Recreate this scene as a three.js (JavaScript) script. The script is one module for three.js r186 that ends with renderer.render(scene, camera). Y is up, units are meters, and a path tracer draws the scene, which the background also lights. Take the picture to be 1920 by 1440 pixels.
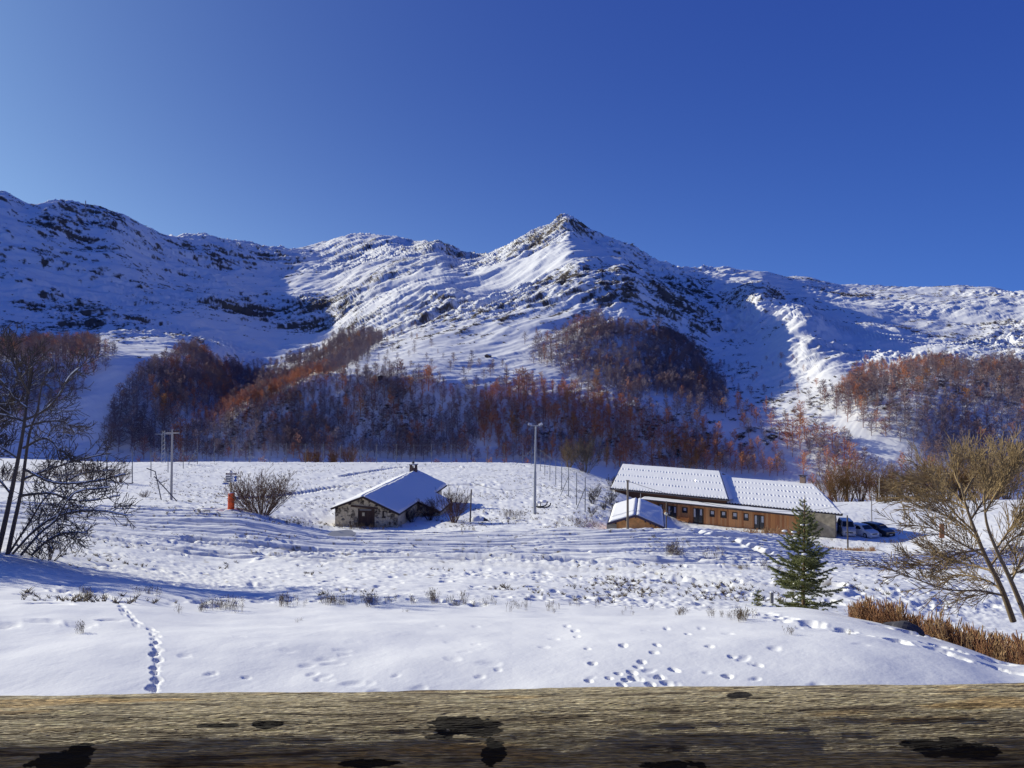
import * as THREE from 'three';
import { mergeGeometries } from 'three/addons/utils/BufferGeometryUtils.js';
import { RoundedBoxGeometry } from 'three/addons/geometries/RoundedBoxGeometry.js';

// ---------------------------------------------------------------- camera, sky, sun, exposure
const scene = new THREE.Scene();
const FOCAL = 1444, CX = 960, CY = 720;                       // lens in photograph pixels (1920 x 1440)
const camera = new THREE.PerspectiveCamera(2 * Math.atan(720 / FOCAL) * 180 / Math.PI, 4 / 3, 0.05, 9000);
camera.position.set(0, 0, 0);
camera.lookAt(0, 0, -1);
scene.add(camera);
const renderer = new THREE.WebGLRenderer({ antialias: true });
renderer.toneMapping = THREE.LinearToneMapping;
renderer.toneMappingExposure = 1.22;
renderer.shadowMap.enabled = true;

const SUN_AZ = -61 * Math.PI / 180, SUN_EL = 22 * Math.PI / 180;   // left of the view, ahead, low morning sun
const sunDir = new THREE.Vector3(Math.sin(SUN_AZ) * Math.cos(SUN_EL), Math.sin(SUN_EL), -Math.cos(SUN_AZ) * Math.cos(SUN_EL));
const sun = new THREE.DirectionalLight(new THREE.Color().setRGB(1.0, 0.955, 0.76), 4.15);
sun.position.copy(sunDir).multiplyScalar(400);
sun.target.position.set(0, -14, -80);
sun.position.add(sun.target.position);
sun.castShadow = true;
Object.assign(sun.shadow.camera, { left: -1800, right: 1800, top: 1200, bottom: -1200, near: 1, far: 4000 });
sun.shadow.mapSize.set(4096, 4096);
scene.add(sun, sun.target);

function makeSky() {                                          // clear alpine air: deep blue above, paler towards the horizon and the sun
  const w = 1024, h = 512, a = new Float32Array(w * h * 4), v = new THREE.Vector3();
  for (let j = 0; j < h; j++) {
    const el = ((j + 0.5) / h - 0.5) * Math.PI;
    for (let i = 0; i < w; i++) {
      const az = ((i + 0.5) / w - 0.5) * 2 * Math.PI;          // u = atan2(z, x) / 2pi + 0.5
      v.set(Math.cos(el) * Math.cos(az), Math.sin(el), Math.cos(el) * Math.sin(az));
      const e = Math.max(v.y, 0), ang = Math.acos(Math.min(1, v.dot(sunDir)));
      const t = Math.pow(1 - e, 3.6);
      const g1 = Math.exp(-ang / 0.27), g3 = Math.exp(-ang / 0.45) * Math.pow(1 - e, 7);
      const k = (j * w + i) * 4;
      a[k] = 0.015 + 0.028 * t + 0.43 * g1 + 1.35 * g3;
      a[k + 1] = 0.042 + 0.108 * t + 0.70 * g1 + 1.86 * g3;
      a[k + 2] = 0.250 + 0.290 * t + 0.82 * g1 + 1.50 * g3;
      a[k + 3] = 1;
    }
  }
  const tx = new THREE.DataTexture(a, w, h, THREE.RGBAFormat, THREE.FloatType);
  tx.mapping = THREE.EquirectangularReflectionMapping;
  tx.magFilter = tx.minFilter = THREE.LinearFilter;
  tx.needsUpdate = true;
  return tx;
}
const skyTexture = makeSky();
scene.background = skyTexture;
scene.environment = skyTexture;

// ---------------------------------------------------------------- helpers
let seedState = 12345;
function reseed(s) { seedState = s >>> 0; }
function rnd() { seedState = (seedState + 0x6D2B79F5) >>> 0; let t = seedState; t = Math.imul(t ^ (t >>> 15), t | 1); t ^= t + Math.imul(t ^ (t >>> 7), t | 61); return ((t ^ (t >>> 14)) >>> 0) / 4294967296; }
const rr = (a, b) => a + (b - a) * rnd();
const clamp = (x, a, b) => x < a ? a : x > b ? b : x;
const sm = (a, b, x) => { const t = clamp((x - a) / (b - a), 0, 1); return t * t * (3 - 2 * t); };
const lerp = (a, b, t) => a + (b - a) * t;
const V = (x, y, z) => new THREE.Vector3(x, y, z);
const at = (px, py, d) => V((px - CX) / FOCAL * d, -(py - CY) / FOCAL * d, -d);

const PERM = new Uint8Array(512);
reseed(77); { const p = [...Array(256).keys()]; for (let i = 255; i > 0; i--) { const j = Math.floor(rnd() * (i + 1)); [p[i], p[j]] = [p[j], p[i]]; } for (let i = 0; i < 512; i++) PERM[i] = p[i & 255]; }
const GX = new Float64Array(256), GY = new Float64Array(256);
for (let i = 0; i < 256; i++) { GX[i] = Math.cos(i * 2.39996); GY[i] = Math.sin(i * 2.39996); }
function noise(x, y) {                                        // 2D gradient noise, about -0.7 .. 0.7
  const xf = Math.floor(x), yf = Math.floor(y), X = xf & 255, Y = yf & 255, fx = x - xf, fy = y - yf;
  const u = fx * fx * fx * (fx * (fx * 6 - 15) + 10), v = fy * fy * fy * (fy * (fy * 6 - 15) + 10);
  const a = PERM[PERM[X] + Y], b = PERM[PERM[X + 1] + Y], c = PERM[PERM[X] + Y + 1], e = PERM[PERM[X + 1] + Y + 1];
  const n00 = GX[a] * fx + GY[a] * fy, n10 = GX[b] * (fx - 1) + GY[b] * fy, n01 = GX[c] * fx + GY[c] * (fy - 1), n11 = GX[e] * (fx - 1) + GY[e] * (fy - 1);
  const p = n00 + u * (n10 - n00), q = n01 + u * (n11 - n01);
  return p + v * (q - p);
}
function fbm(x, y, o = 4, g = 0.5, l = 2.03) { let s = 0, a = 1; for (let i = 0; i < o; i++) { s += a * noise(x, y); a *= g; x = x * l + 17.3; y = y * l - 9.1; } return s; }
function ridged(x, y, o = 4, g = 0.5) { let s = 0, a = 1; for (let i = 0; i < o; i++) { s += a * (0.5 - Math.abs(noise(x, y)) * 1.6); a *= g; x = x * 2.07 + 5.7; y = y * 2.07 + 3.1; } return s; }

const taken = new Map();
function numbered(n) { const k = taken.get(n) || 0; taken.set(n, k + 1); return k ? n + '_' + String(k).padStart(3, '0') : n; }
function shade(o) { o.traverse((m) => { if (m.isMesh) { m.castShadow = true; m.receiveShadow = true; } }); return o; }
function tag(o, label, category, group, kind) { if (label) o.userData.label = label; if (category) o.userData.category = category; if (group) o.userData.group = group; if (kind) o.userData.kind = kind; return o; }
function add(o) { shade(o); scene.add(o); return o; }
function thing(name, label, category, pos, group, kind) { const g = new THREE.Group(); g.name = numbered(name); if (pos) g.position.copy(pos); tag(g, label, category, group, kind); scene.add(g); return g; }
function part(name, geo, mat, parent) { const m = new THREE.Mesh(Array.isArray(geo) ? mergeGeometries(geo.map((g) => g.index ? g.toNonIndexed() : g)) : geo, mat); m.name = name; m.castShadow = m.receiveShadow = true; parent.add(m); return m; }
function single(name, geo, mat, label, category, group, kind, pos) { const m = new THREE.Mesh(Array.isArray(geo) ? mergeGeometries(geo.map((g) => g.index ? g.toNonIndexed() : g)) : geo, mat); m.name = numbered(name); m.castShadow = m.receiveShadow = true; if (pos) m.position.copy(pos); tag(m, label, category, group, kind); scene.add(m); return m; }
const rgb = (r, g, b) => new THREE.Color().setRGB(r, g, b);
function mat(r, g, b, rough = 0.9, extra = {}) { return new THREE.MeshStandardMaterial({ color: rgb(r, g, b), roughness: rough, metalness: 0, side: THREE.DoubleSide, ...extra }); }
function box(w, h, d, x = 0, y = 0, z = 0, ry = 0) { const g = new THREE.BoxGeometry(w, h, d); if (ry) g.rotateY(ry); g.translate(x, y, z); return g; }
const UP = V(0, 1, 0);
function bar(a, b, r0, r1 = r0, n = 5) { const d = b.clone().sub(a), l = d.length(); const g = new THREE.CylinderGeometry(r1, r0, l, n, 1); g.translate(0, l / 2, 0); g.applyQuaternion(new THREE.Quaternion().setFromUnitVectors(UP, d.normalize())); g.translate(a.x, a.y, a.z); return g; }
function beam(a, b, w, h) { const d = b.clone().sub(a), l = d.length(); const g = new THREE.BoxGeometry(w, h, l); const m = new THREE.Matrix4().lookAt(V(0, 0, 0), d, UP); g.applyMatrix4(m); g.translate((a.x + b.x) / 2, (a.y + b.y) / 2, (a.z + b.z) / 2); return g; }
function dataTex(w, h, f, srgb, rx = 1, ry = 1) { const a = new Uint8Array(w * h * 4); for (let j = 0; j < h; j++) for (let i = 0; i < w; i++) { const c = f(i, j), k = (j * w + i) * 4; if (typeof c === 'number') { a[k] = a[k + 1] = a[k + 2] = clamp(c * 255, 0, 255); } else { a[k] = clamp(c[0] * 255, 0, 255); a[k + 1] = clamp(c[1] * 255, 0, 255); a[k + 2] = clamp(c[2] * 255, 0, 255); } a[k + 3] = 255; }
  const t = new THREE.DataTexture(a, w, h, THREE.RGBAFormat); t.wrapS = t.wrapT = THREE.RepeatWrapping; t.magFilter = THREE.LinearFilter; t.minFilter = THREE.LinearMipmapLinearFilter; t.generateMipmaps = true; if (srgb) t.colorSpace = THREE.SRGBColorSpace; t.repeat.set(rx, ry); t.needsUpdate = true; return t; }

// monotone cubic through knots
function pchip(xs, ys) {
  const n = xs.length, dl = [], m = new Array(n).fill(0);
  for (let i = 0; i < n - 1; i++) dl.push((ys[i + 1] - ys[i]) / (xs[i + 1] - xs[i]));
  for (let i = 1; i < n - 1; i++) if (dl[i - 1] * dl[i] > 0) { const h0 = xs[i] - xs[i - 1], h1 = xs[i + 1] - xs[i], w1 = 2 * h1 + h0, w2 = h1 + 2 * h0; m[i] = (w1 + w2) / (w1 / dl[i - 1] + w2 / dl[i]); }
  m[0] = dl[0]; m[n - 1] = dl[n - 2];
  return (x) => {
    let i = 0; if (x <= xs[0]) return ys[0] + m[0] * (x - xs[0]); if (x >= xs[n - 1]) return ys[n - 1] + m[n - 1] * (x - xs[n - 1]);
    let lo = 0, hi = n - 1; while (hi - lo > 1) { const k = (lo + hi) >> 1; if (xs[k] <= x) lo = k; else hi = k; } i = lo;
    const h = xs[i + 1] - xs[i], t = (x - xs[i]) / h, t2 = t * t, t3 = t2 * t;
    return (2 * t3 - 3 * t2 + 1) * ys[i] + (t3 - 2 * t2 + t) * h * m[i] + (-2 * t3 + 3 * t2) * ys[i + 1] + (t3 - t2) * h * m[i + 1];
  };
}
// a terrain section: each azimuth line holds the same land features (foot, lip, bench, crest ...), each as [distance, height]
function loft(lines) {
  const xs = lines.map((l) => l.a), K = lines[0].k.length, D = [], Hh = [];
  for (let q = 0; q < K; q++) { D.push(pchip(xs, lines.map((l) => Math.log(l.k[q][0])))); Hh.push(pchip(xs, lines.map((l) => l.k[q][1]))); }
  return (az) => { const a = clamp(az, xs[0], xs[xs.length - 1]), d = [], h = []; for (let q = 0; q < K; q++) { d.push(Math.exp(D[q](a))); h.push(Hh[q](a)); } for (let q = 1; q < K; q++) if (d[q] <= d[q - 1]) d[q] = d[q - 1] + 0.01; return { d, h, f: pchip(d, h) }; };
}
const line = (p, ks) => ({ a: (p - CX) / FOCAL, k: ks.map(([d, y, isH]) => [d, isH ? y : -(y - CY) / FOCAL * d]) });
// ---------------------------------------------------------------- the land: snowy ground near, mountain beyond the gorge
const GL = [
  //        porch      under rail   near slope  crest        behind        slope         road near    road far     past road    bench        field        field        field edge   drop          gorge
  [-700, [1.2, -4.6, 1], [9, 1300], [24, 1075], [27, 1050], [33, 1020], [45, 985], [62, 950], [74, 925], [90, 900], [112, 880], [130, 866], [152, 855], [200, -40, 1], [330, -78, 1]],
  [0, [1.2, -4.6, 1], [9, 1322], [22, 1088], [25, 1066], [32, 1032], [45, 1000], [62, 962], [74, 934], [90, 905], [112, 886], [130, 872], [150, 860], [200, -38, 1], [330, -78, 1]],
  [200, [1.2, -4.5, 1], [9, 1320], [21.5, 1108], [25, 1092], [32, 1064], [45, 1016], [62, 970], [74, 940], [90, 915], [112, 893], [130, 880], [150, 866], [200, -38, 1], [330, -78, 1]],
  [433, [1.2, -4.5, 1], [9, 1316], [20, 1138], [24, 1112], [32, 1086], [45, 1040], [61, 973], [68, 957], [90, 932], [112, 909], [130, 889], [154, 866.5], [200, -38, 1], [330, -78, 1]],
  [530, [1.2, -4.5, 1], [9, 1316], [20, 1140], [24, 1113], [32, 1085], [45, 1042], [62, 988], [72, 972], [90, 944], [112, 912], [130, 890], [156, 867], [200, -38, 1], [330, -78, 1]],
  [630, [1.2, -4.5, 1], [9, 1314], [19.5, 1142], [24, 1112], [32, 1083], [45, 1045], [62, 1004], [75, 990], [90, 952], [112, 915], [130, 892], [158, 867], [200, -38, 1], [330, -78, 1]],
  [780, [1.2, -4.5, 1], [9, 1310], [19.5, 1143], [24, 1112], [32, 1081], [45, 1044], [62, 1008], [75, 989], [90, 954], [112, 916], [130, 893], [160, 867], [200, -38, 1], [330, -78, 1]],
  [960, [1.2, -4.5, 1], [9, 1306], [19, 1144], [24, 1113], [32, 1081], [45, 1044], [62, 1006], [74, 984], [90, 956], [112, 917], [130, 894], [161, 868], [200, -38, 1], [330, -78, 1]],
  [1060, [1.2, -4.5, 1], [9, 1303], [19, 1146], [24, 1120], [32, 1084], [45, 1044], [62, 1002], [74, 982], [90, 954], [112, 918], [130, 898], [155, 876], [200, -40, 1], [330, -80, 1]],
  [1150, [1.2, -4.5, 1], [9, 1300], [18.7, 1148], [24, 1130], [32, 1086], [45, 1044], [63, 995], [74, 1000], [90, 965], [112, 930], [130, 912], [150, 903], [200, -42, 1], [330, -82, 1]],
  [1300, [1.2, -4.5, 1], [9, 1296], [18.2, 1150], [23.5, 1140], [32, 1088], [45, 1045], [63, 994], [74, -15.9, 1], [90, -18.8, 1], [112, -20.3, 1], [130, -20.6, 1], [160, -23.5, 1], [200, -42, 1], [330, -84, 1]],
  [1470, [1.2, -4.5, 1], [9, 1292], [17.8, 1143], [23, 1152], [32, 1094], [45, 1052], [62, 1014], [76, 1002], [92, -19.6, 1], [112, -20.3, 1], [130, -21, 1], [160, -25, 1], [200, -42, 1], [330, -84, 1]],
  [1560, [1.2, -4.6, 1], [9, 1292], [17, 1152], [22, 1164], [32, 1092], [45, 1062], [62, 1040], [76, 1030], [92, -19.8, 1], [112, -20.3, 1], [130, 956], [165, 943], [200, -44, 1], [330, -84, 1]],
  [1660, [1.2, -4.65, 1], [9, 1296], [16.3, 1172], [21, 1184], [32, 1096], [45, 1070], [62, 1050], [76, 1036], [93, 1026], [112, -20.5, 1], [130, 955], [165, 942], [200, -44, 1], [330, -84, 1]],
  [1780, [1.2, -4.8, 1], [9, 1306], [15.2, 1204], [20, 1208], [32, 1110], [45, 1072], [62, 1048], [76, 1032], [93, 1012], [112, 980], [130, 956], [165, 940], [200, -44, 1], [330, -84, 1]],
  [1920, [1.2, -5.0, 1], [9, 1330], [14, 1246], [19, 1226], [32, 1120], [45, 1072], [62, 1045], [76, 1025], [93, 998], [112, 970], [130, 952], [165, 936], [200, -44, 1], [330, -84, 1]],
  [2600, [1.2, -5.4, 1], [9, 1400], [13.5, 1295], [19, 1260], [32, 1140], [45, 1080], [62, 1045], [76, 1022], [93, 995], [112, 965], [130, 948], [165, 932], [200, -44, 1], [330, -84, 1]],
].map(([p, ...k]) => line(p, k));
const groundLoft = loft(GL);
const gCache = new Map();
function baseHeight(x, z) {                                   // smooth ground under any point, cached by azimuth
  const d = -z, a = clamp(x / d, -1.15, 1.15), n = a * 900, i = Math.floor(n), t = n - i;
  const g = (k) => { let c = gCache.get(k); if (!c) { c = groundLoft(k / 900).f; gCache.set(k, c); } return c; };
  return g(i)(d) * (1 - t) + g(i + 1)(d) * t;
}
// wheel ruts and walked lines, as world polylines
const poly = (pts) => pts.map(([p, y, d]) => { const q = at(p, y, d); return [q.x, q.z]; });
const ruts = [];
function rut(pts, w, dep) { const c = new THREE.CatmullRomCurve3(pts.map(([p, d]) => V((p - CX) / FOCAL * d, 0, -d))); const l = c.getLength(); const n = Math.ceil(l / 0.6); let pr = null; for (let i = 0; i <= n; i++) { const q = c.getPoint(i / n); if (pr) ruts.push([pr.x, pr.z, q.x, q.z, w, dep]); pr = q; } }
for (const o of [-9.5, -8.1, -4.6, -3.2, 0, 1.5, 3.6, 5.1, 6.0, 8.6, 10.1, 12.8, 14.3]) rut([[-150, 60 + o * .8], [250, 54 + o], [600, 52.5 + o], [900, 52 + o], [1200, 51.5 + o], [1500, 54 + o], [1750, 58 + o], [2000, 66 + o]], rr(.34, .5), rr(.32, .46));
for (const o of [0, 1.5]) rut([[500, 42 + o], [760, 39.5 + o], [1000, 36.5 + o], [1250, 33 + o], [1400, 30.5 + o], [1560, 29 + o]], .42, .42);
for (const o of [0, 1.6]) rut([[350, 49 + o], [620, 46.5 + o], [900, 43 + o], [1200, 40 + o], [1500, 40 + o]], .4, .38);
for (const o of [0, 1.7]) rut([[440, 88 + o], [560, 103 + o], [650, 114 + o], [750, 117 + o], [900, 116 + o]], .5, .42);
for (const o of [0, 1.7]) rut([[640, 128 + o], [700, 138 + o], [760, 146 + o], [860, 148 + o]], .5, .36);
rut([[1190, 64.2], [1290, 60.5], [1370, 55.5], [1440, 49]], .4, .26);
const pits = [];                                              // footprints: x, z, radius, depth, direction, stretch
const pit = (px, py, d, r, dep, dir = 0, st = 1) => { const x = (px - CX) / FOCAL * d; pits.push([x, -d, r, dep, dir, st]); };
function groundD(px, py) {                                     // distance at which the ground shows at a pixel, walking outward
  const c = groundLoft((px - CX) / FOCAL), t = -(py - CY) / FOCAL; let d = 4; while (d < 170 && c.f(d) < t * d) d += 0.02 + d * 0.002; return d; }
reseed(501);
const trail = (pts, step, r, dep, jit, st = 1.3) => { for (let i = 0; i < pts.length - 1; i++) { const [p0, y0] = pts[i], [p1, y1] = pts[i + 1]; const d0 = groundD(p0, y0), d1 = groundD(p1, y1); const x0 = (p0 - CX) / FOCAL * d0, x1 = (p1 - CX) / FOCAL * d1, L = Math.hypot(x1 - x0, d1 - d0), n = Math.max(1, Math.round(L / step)); for (let k = 0; k < n; k++) { const t = (k + rr(-.15, .15)) / n, s = (k & 1 ? 1 : -1) * jit; pits.push([lerp(x0, x1, t) + s + rr(-.02, .02), -lerp(d0, d1, t), r * rr(.8, 1.2), dep * rr(.75, 1.2), Math.atan2(x1 - x0, d1 - d0), st]); } } };
trail([[285, 1345], [289, 1290], [295, 1250], [291, 1215], [288, 1180], [262, 1168], [238, 1150], [218, 1128], [196, 1112]], .30, .045, .07, .03, 1.7);
trail([[285, 1340], [293, 1280], [295, 1240], [290, 1205]], .12, .03, .02, .0, 1.6);
for (const [px, py] of [[1173, 1282], [1200, 1278], [1219, 1286], [1235, 1273], [1185, 1266], [1196, 1255], [1203, 1245], [1250, 1283], [1160, 1270], [1142, 1278], [1166, 1290], [1188, 1277], [1104, 1284], [1110, 1248], [1101, 1220], [1082, 1193], [1078, 1182], [1064, 1174], [1168, 1216], [1226, 1228], [1264, 1258], [1365, 1270], [1372, 1235], [1422, 1250], [1330, 1218], [1232, 1216], [1250, 1180], [1290, 1190], [1312, 1178]]) { const d = groundD(px, py); pit(px, py, d, rr(.035, .055), rr(.03, .055), rr(-.6, .6), rr(1, 1.4)); }
for (const [px, py] of [[95, 1133], [85, 1165], [75, 1107], [40, 1112], [150, 1170], [205, 1160], [5, 1172], [110, 1116]]) { const d = groundD(px, py); pit(px, py, d, px === 95 ? .26 : rr(.09, .14), px === 95 ? .2 : .08, 1.57, 1.7); }
for (const [px, py] of [[540, 1222], [575, 1243], [610, 1231], [625, 1237], [662, 1278], [645, 1222], [450, 1198], [500, 1213], [662, 1202], [665, 1168], [823, 1174], [870, 1222], [640, 1216], [785, 1288], [705, 1294], [610, 1272], [920, 1246]]) { const d = groundD(px, py); pit(px, py, d, rr(.05, .10), rr(.008, .02), 1.57, rr(1.2, 1.8)); }
for (let i = 0; i < 30; i++) { const px = rr(300, 1650), py = rr(1170, 1290), d = groundD(px, py); pit(px, py, d, rr(.04, .08), rr(.008, .022), rr(0, 3), rr(1, 1.7)); }
trail([[1905, 1262], [1800, 1232], [1700, 1208], [1600, 1185], [1480, 1163], [1400, 1150]], .34, .13, .10, .12);
trail([[1915, 1240], [1820, 1215], [1720, 1190], [1620, 1170]], .38, .13, .11, .1);
trail([[1890, 1250], [1780, 1218], [1690, 1196]], .3, .12, .10, .2);
for (let i = 0; i < 1700; i++) {                               // trodden, churned snow between crest and road, and scattered walkers
  const px = rr(60, 1900), py = rr(1004, 1135), d = groundD(px, py); if (d > 70) continue;
  const w = fbm(px / 160, py / 18, 2); if (w < .05 && rnd() < .88) continue; if (d > 50 && d < 68 && rnd() < .75) continue;
  pit(px, py, d, rr(.10, .2), rr(.05, .14), rr(0, 3), rr(1, 1.8)); }
for (let i = 0; i < 1500; i++) { const px = rr(300, 1150), py = rr(872, 990), d = groundD(px, py); if (d < 66 || d > 158) continue; pit(px, py, d, rr(.16, .32), rr(.06, .15), rr(0, 3), rr(1, 2)); }
const CELL = 1.5, pitGrid = new Map(), rutGrid = new Map();
const ck = (i, j) => i * 4096 + j;
for (const p of pits) { const R = p[2] * 2.4 * p[5]; for (let i = Math.floor((p[0] - R) / CELL); i <= Math.floor((p[0] + R) / CELL); i++) for (let j = Math.floor((-p[1] - R) / CELL); j <= Math.floor((-p[1] + R) / CELL); j++) { const k = ck(i, j); if (!pitGrid.has(k)) pitGrid.set(k, []); pitGrid.get(k).push(p); } }
for (const r of ruts) { const R = r[4] * 2.4; for (let i = Math.floor((Math.min(r[0], r[2]) - R) / CELL); i <= Math.floor((Math.max(r[0], r[2]) + R) / CELL); i++) for (let j = Math.floor((-Math.max(r[1], r[3]) - R) / CELL); j <= Math.floor((-Math.min(r[1], r[3]) + R) / CELL); j++) { const k = ck(i, j); if (!rutGrid.has(k)) rutGrid.set(k, []); rutGrid.get(k).push(r); } }
function churn(x, d) {                                         // how trodden the snow is: 0 untouched near slope .. 1 road
  const e = 20.5 + 1.5 * noise(x * .2, 3.3) + Math.max(0, -x - 6) * .35 - Math.max(0, x - 6) * .8;
  return sm(e, e + 5, d) * (1 - .45 * sm(72, 84, d)); }
let lastRut = 0; const rutNear = [];
function detail(x, z) {
  const d = -z; let h = 0; lastRut = 0;
  const c = churn(x, d);
  h += .11 * fbm(x * .22 + 3, z * .30, 2) + (.042 * fbm(x * .7 - .25 * z, z * .8, 2)) * (1 - .3 * c);
  if (c > .02) {
    const big = .5 + noise(x * .13, z * .2 + 40), road = sm(48, 53, d) * (1 - sm(67, 72, d));
    h += c * (.055 * fbm(x * .8, z * 1.5, 3, .55) + .085 * Math.max(0, big) * Math.max(0, big) * 1.4 * fbm(x * 3.1 + 9, z * 3.9, 2, .6)) * (1 - .5 * road);
    if (road > 0) h += road * (.07 * ridged(x * .05, z * .5 + .3 * noise(x * .1, 2), 2) + .05 * noise(x * .2, z * 1.9));
    if (d > 76) h += sm(76, 84, d) * .065 * fbm(x * .9 + 31, z * .6, 3, .62);
  }
  const k = ck(Math.floor(x / CELL), Math.floor(d / CELL));
  const ps = pitGrid.get(k);
  if (ps) for (const p of ps) { const dx = x - p[0], dz = z - p[1], cs = Math.cos(p[4]), sn = Math.sin(p[4]); const u = (dx * sn - dz * cs) / p[5], v = dx * cs + dz * sn; const q = (u * u + v * v) / (p[2] * p[2]) * (1 + .9 * noise(x * 5 / (p[2] * 10) + p[0], z * 5 / (p[2] * 10))); if (q < 5.5) h += p[3] * (-1.2 * Math.exp(-q * q * .8) + .13 * Math.exp(-(q - 1.7) * (q - 1.7) * 1.2)); }
  const rs = rutGrid.get(k);
  if (rs) { let best = 9, w = 0, dep = 0; for (const r of rs) { const ax = r[2] - r[0], az = r[3] - r[1], t = clamp(((x - r[0]) * ax + (z - r[1]) * az) / (ax * ax + az * az), 0, 1), ex = x - r[0] - ax * t, ez = z - r[1] - az * t, q = Math.sqrt(ex * ex + ez * ez) / r[4]; if (q < best) { best = q; w = r[4]; dep = r[5]; } } if (best < 2.4) lastRut = Math.exp(-best * best * 1.6); if (best < 2.4) h += dep * (.9 + .35 * noise(x * .5, z * .5)) * (-Math.exp(-best * best * best * 1.2) + .45 * Math.exp(-(best - 1.5) * (best - 1.5) * 5)); }
  return h;
}
const groundY = (x, z) => baseHeight(x, z) + detail(x, z);
const onGround = (px, d, sink = 0) => { const x = (px - CX) / FOCAL * d; return V(x, groundY(x, -d) - sink, -d); };

function gridMesh(cols, rowsOf, posOf, colOf) {               // cols x rows sheet
  const nc = cols.length, nr = rowsOf.length, P = new Float32Array(nc * nr * 3), C = new Float32Array(nc * nr * 3), UVs = new Float32Array(nc * nr * 2), c3 = [0, 0, 0];
  for (let i = 0; i < nc; i++) { const ctx = posOf.start(cols[i]); for (let j = 0; j < nr; j++) { const k = (i * nr + j) * 3, q = posOf.point(ctx, rowsOf[j], j); P[k] = q.x; P[k + 1] = q.y; P[k + 2] = q.z; UVs[(i * nr + j) * 2] = q.x; UVs[(i * nr + j) * 2 + 1] = q.z; } }
  const idx = new Uint32Array((nc - 1) * (nr - 1) * 6); let n = 0;
  for (let i = 0; i < nc - 1; i++) for (let j = 0; j < nr - 1; j++) { const a = i * nr + j, b = a + nr; idx[n++] = a; idx[n++] = b; idx[n++] = a + 1; idx[n++] = b; idx[n++] = b + 1; idx[n++] = a + 1; }
  const g = new THREE.BufferGeometry(); g.setAttribute('position', new THREE.BufferAttribute(P, 3)); g.setAttribute('uv', new THREE.BufferAttribute(UVs, 2)); g.setIndex(new THREE.BufferAttribute(idx, 1)); g.computeVertexNormals();
  const N = g.attributes.normal; for (let i = 0; i < nc * nr; i++) { colOf(c3, P[i * 3], P[i * 3 + 1], P[i * 3 + 2], N.getX(i), N.getY(i), N.getZ(i), i); C[i * 3] = c3[0]; C[i * 3 + 1] = c3[1]; C[i * 3 + 2] = c3[2]; }
  g.setAttribute('color', new THREE.BufferAttribute(C, 3));
  return g;
}
const columns = (p0, p1, step, wide, wstep) => { const a = []; for (let p = p0 - wide - 4000; p < p0 - wide; p += 250) a.push(p); for (let p = p0 - wide; p < p0; p += wstep) a.push(p); for (let p = p0; p < p1; p += step) a.push(p); for (let p = p1; p <= p1 + wide; p += wstep) a.push(p); for (let p = p1 + wide + 250; p <= p1 + wide + 4000; p += 250) a.push(p); return a.map((p) => (p - CX) / FOCAL); };
const snowBump = dataTex(256, 256, (i, j) => { let s = 0, a = .5; for (let o = 0; o < 5; o++) { const f = 4 << o, x = i / 256 * f, y = j / 256 * f; s += a * tile(x, y, f); a *= .62; } return .5 + s; }, false);
function tile(x, y, f) { const u = Math.floor(x), v = Math.floor(y), fx = x - u, fy = y - v, h = (a, b) => PERM[PERM[((a % f) + f) % f & 255] + (((b % f) + f) % f & 255)] / 255 - .5; const p = fx * fx * (3 - 2 * fx), q = fy * fy * (3 - 2 * fy); return lerp(lerp(h(u, v), h(u + 1, v), p), lerp(h(u, v + 1), h(u + 1, v + 1), p), q); }
const snowBumpGround = snowBump.clone(); snowBumpGround.repeat.set(.7, .7); snowBumpGround.needsUpdate = true;
const groundMat = new THREE.MeshStandardMaterial({ color: 0xffffff, vertexColors: true, roughness: .93, bumpMap: snowBumpGround, bumpScale: .012, side: THREE.DoubleSide });
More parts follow.
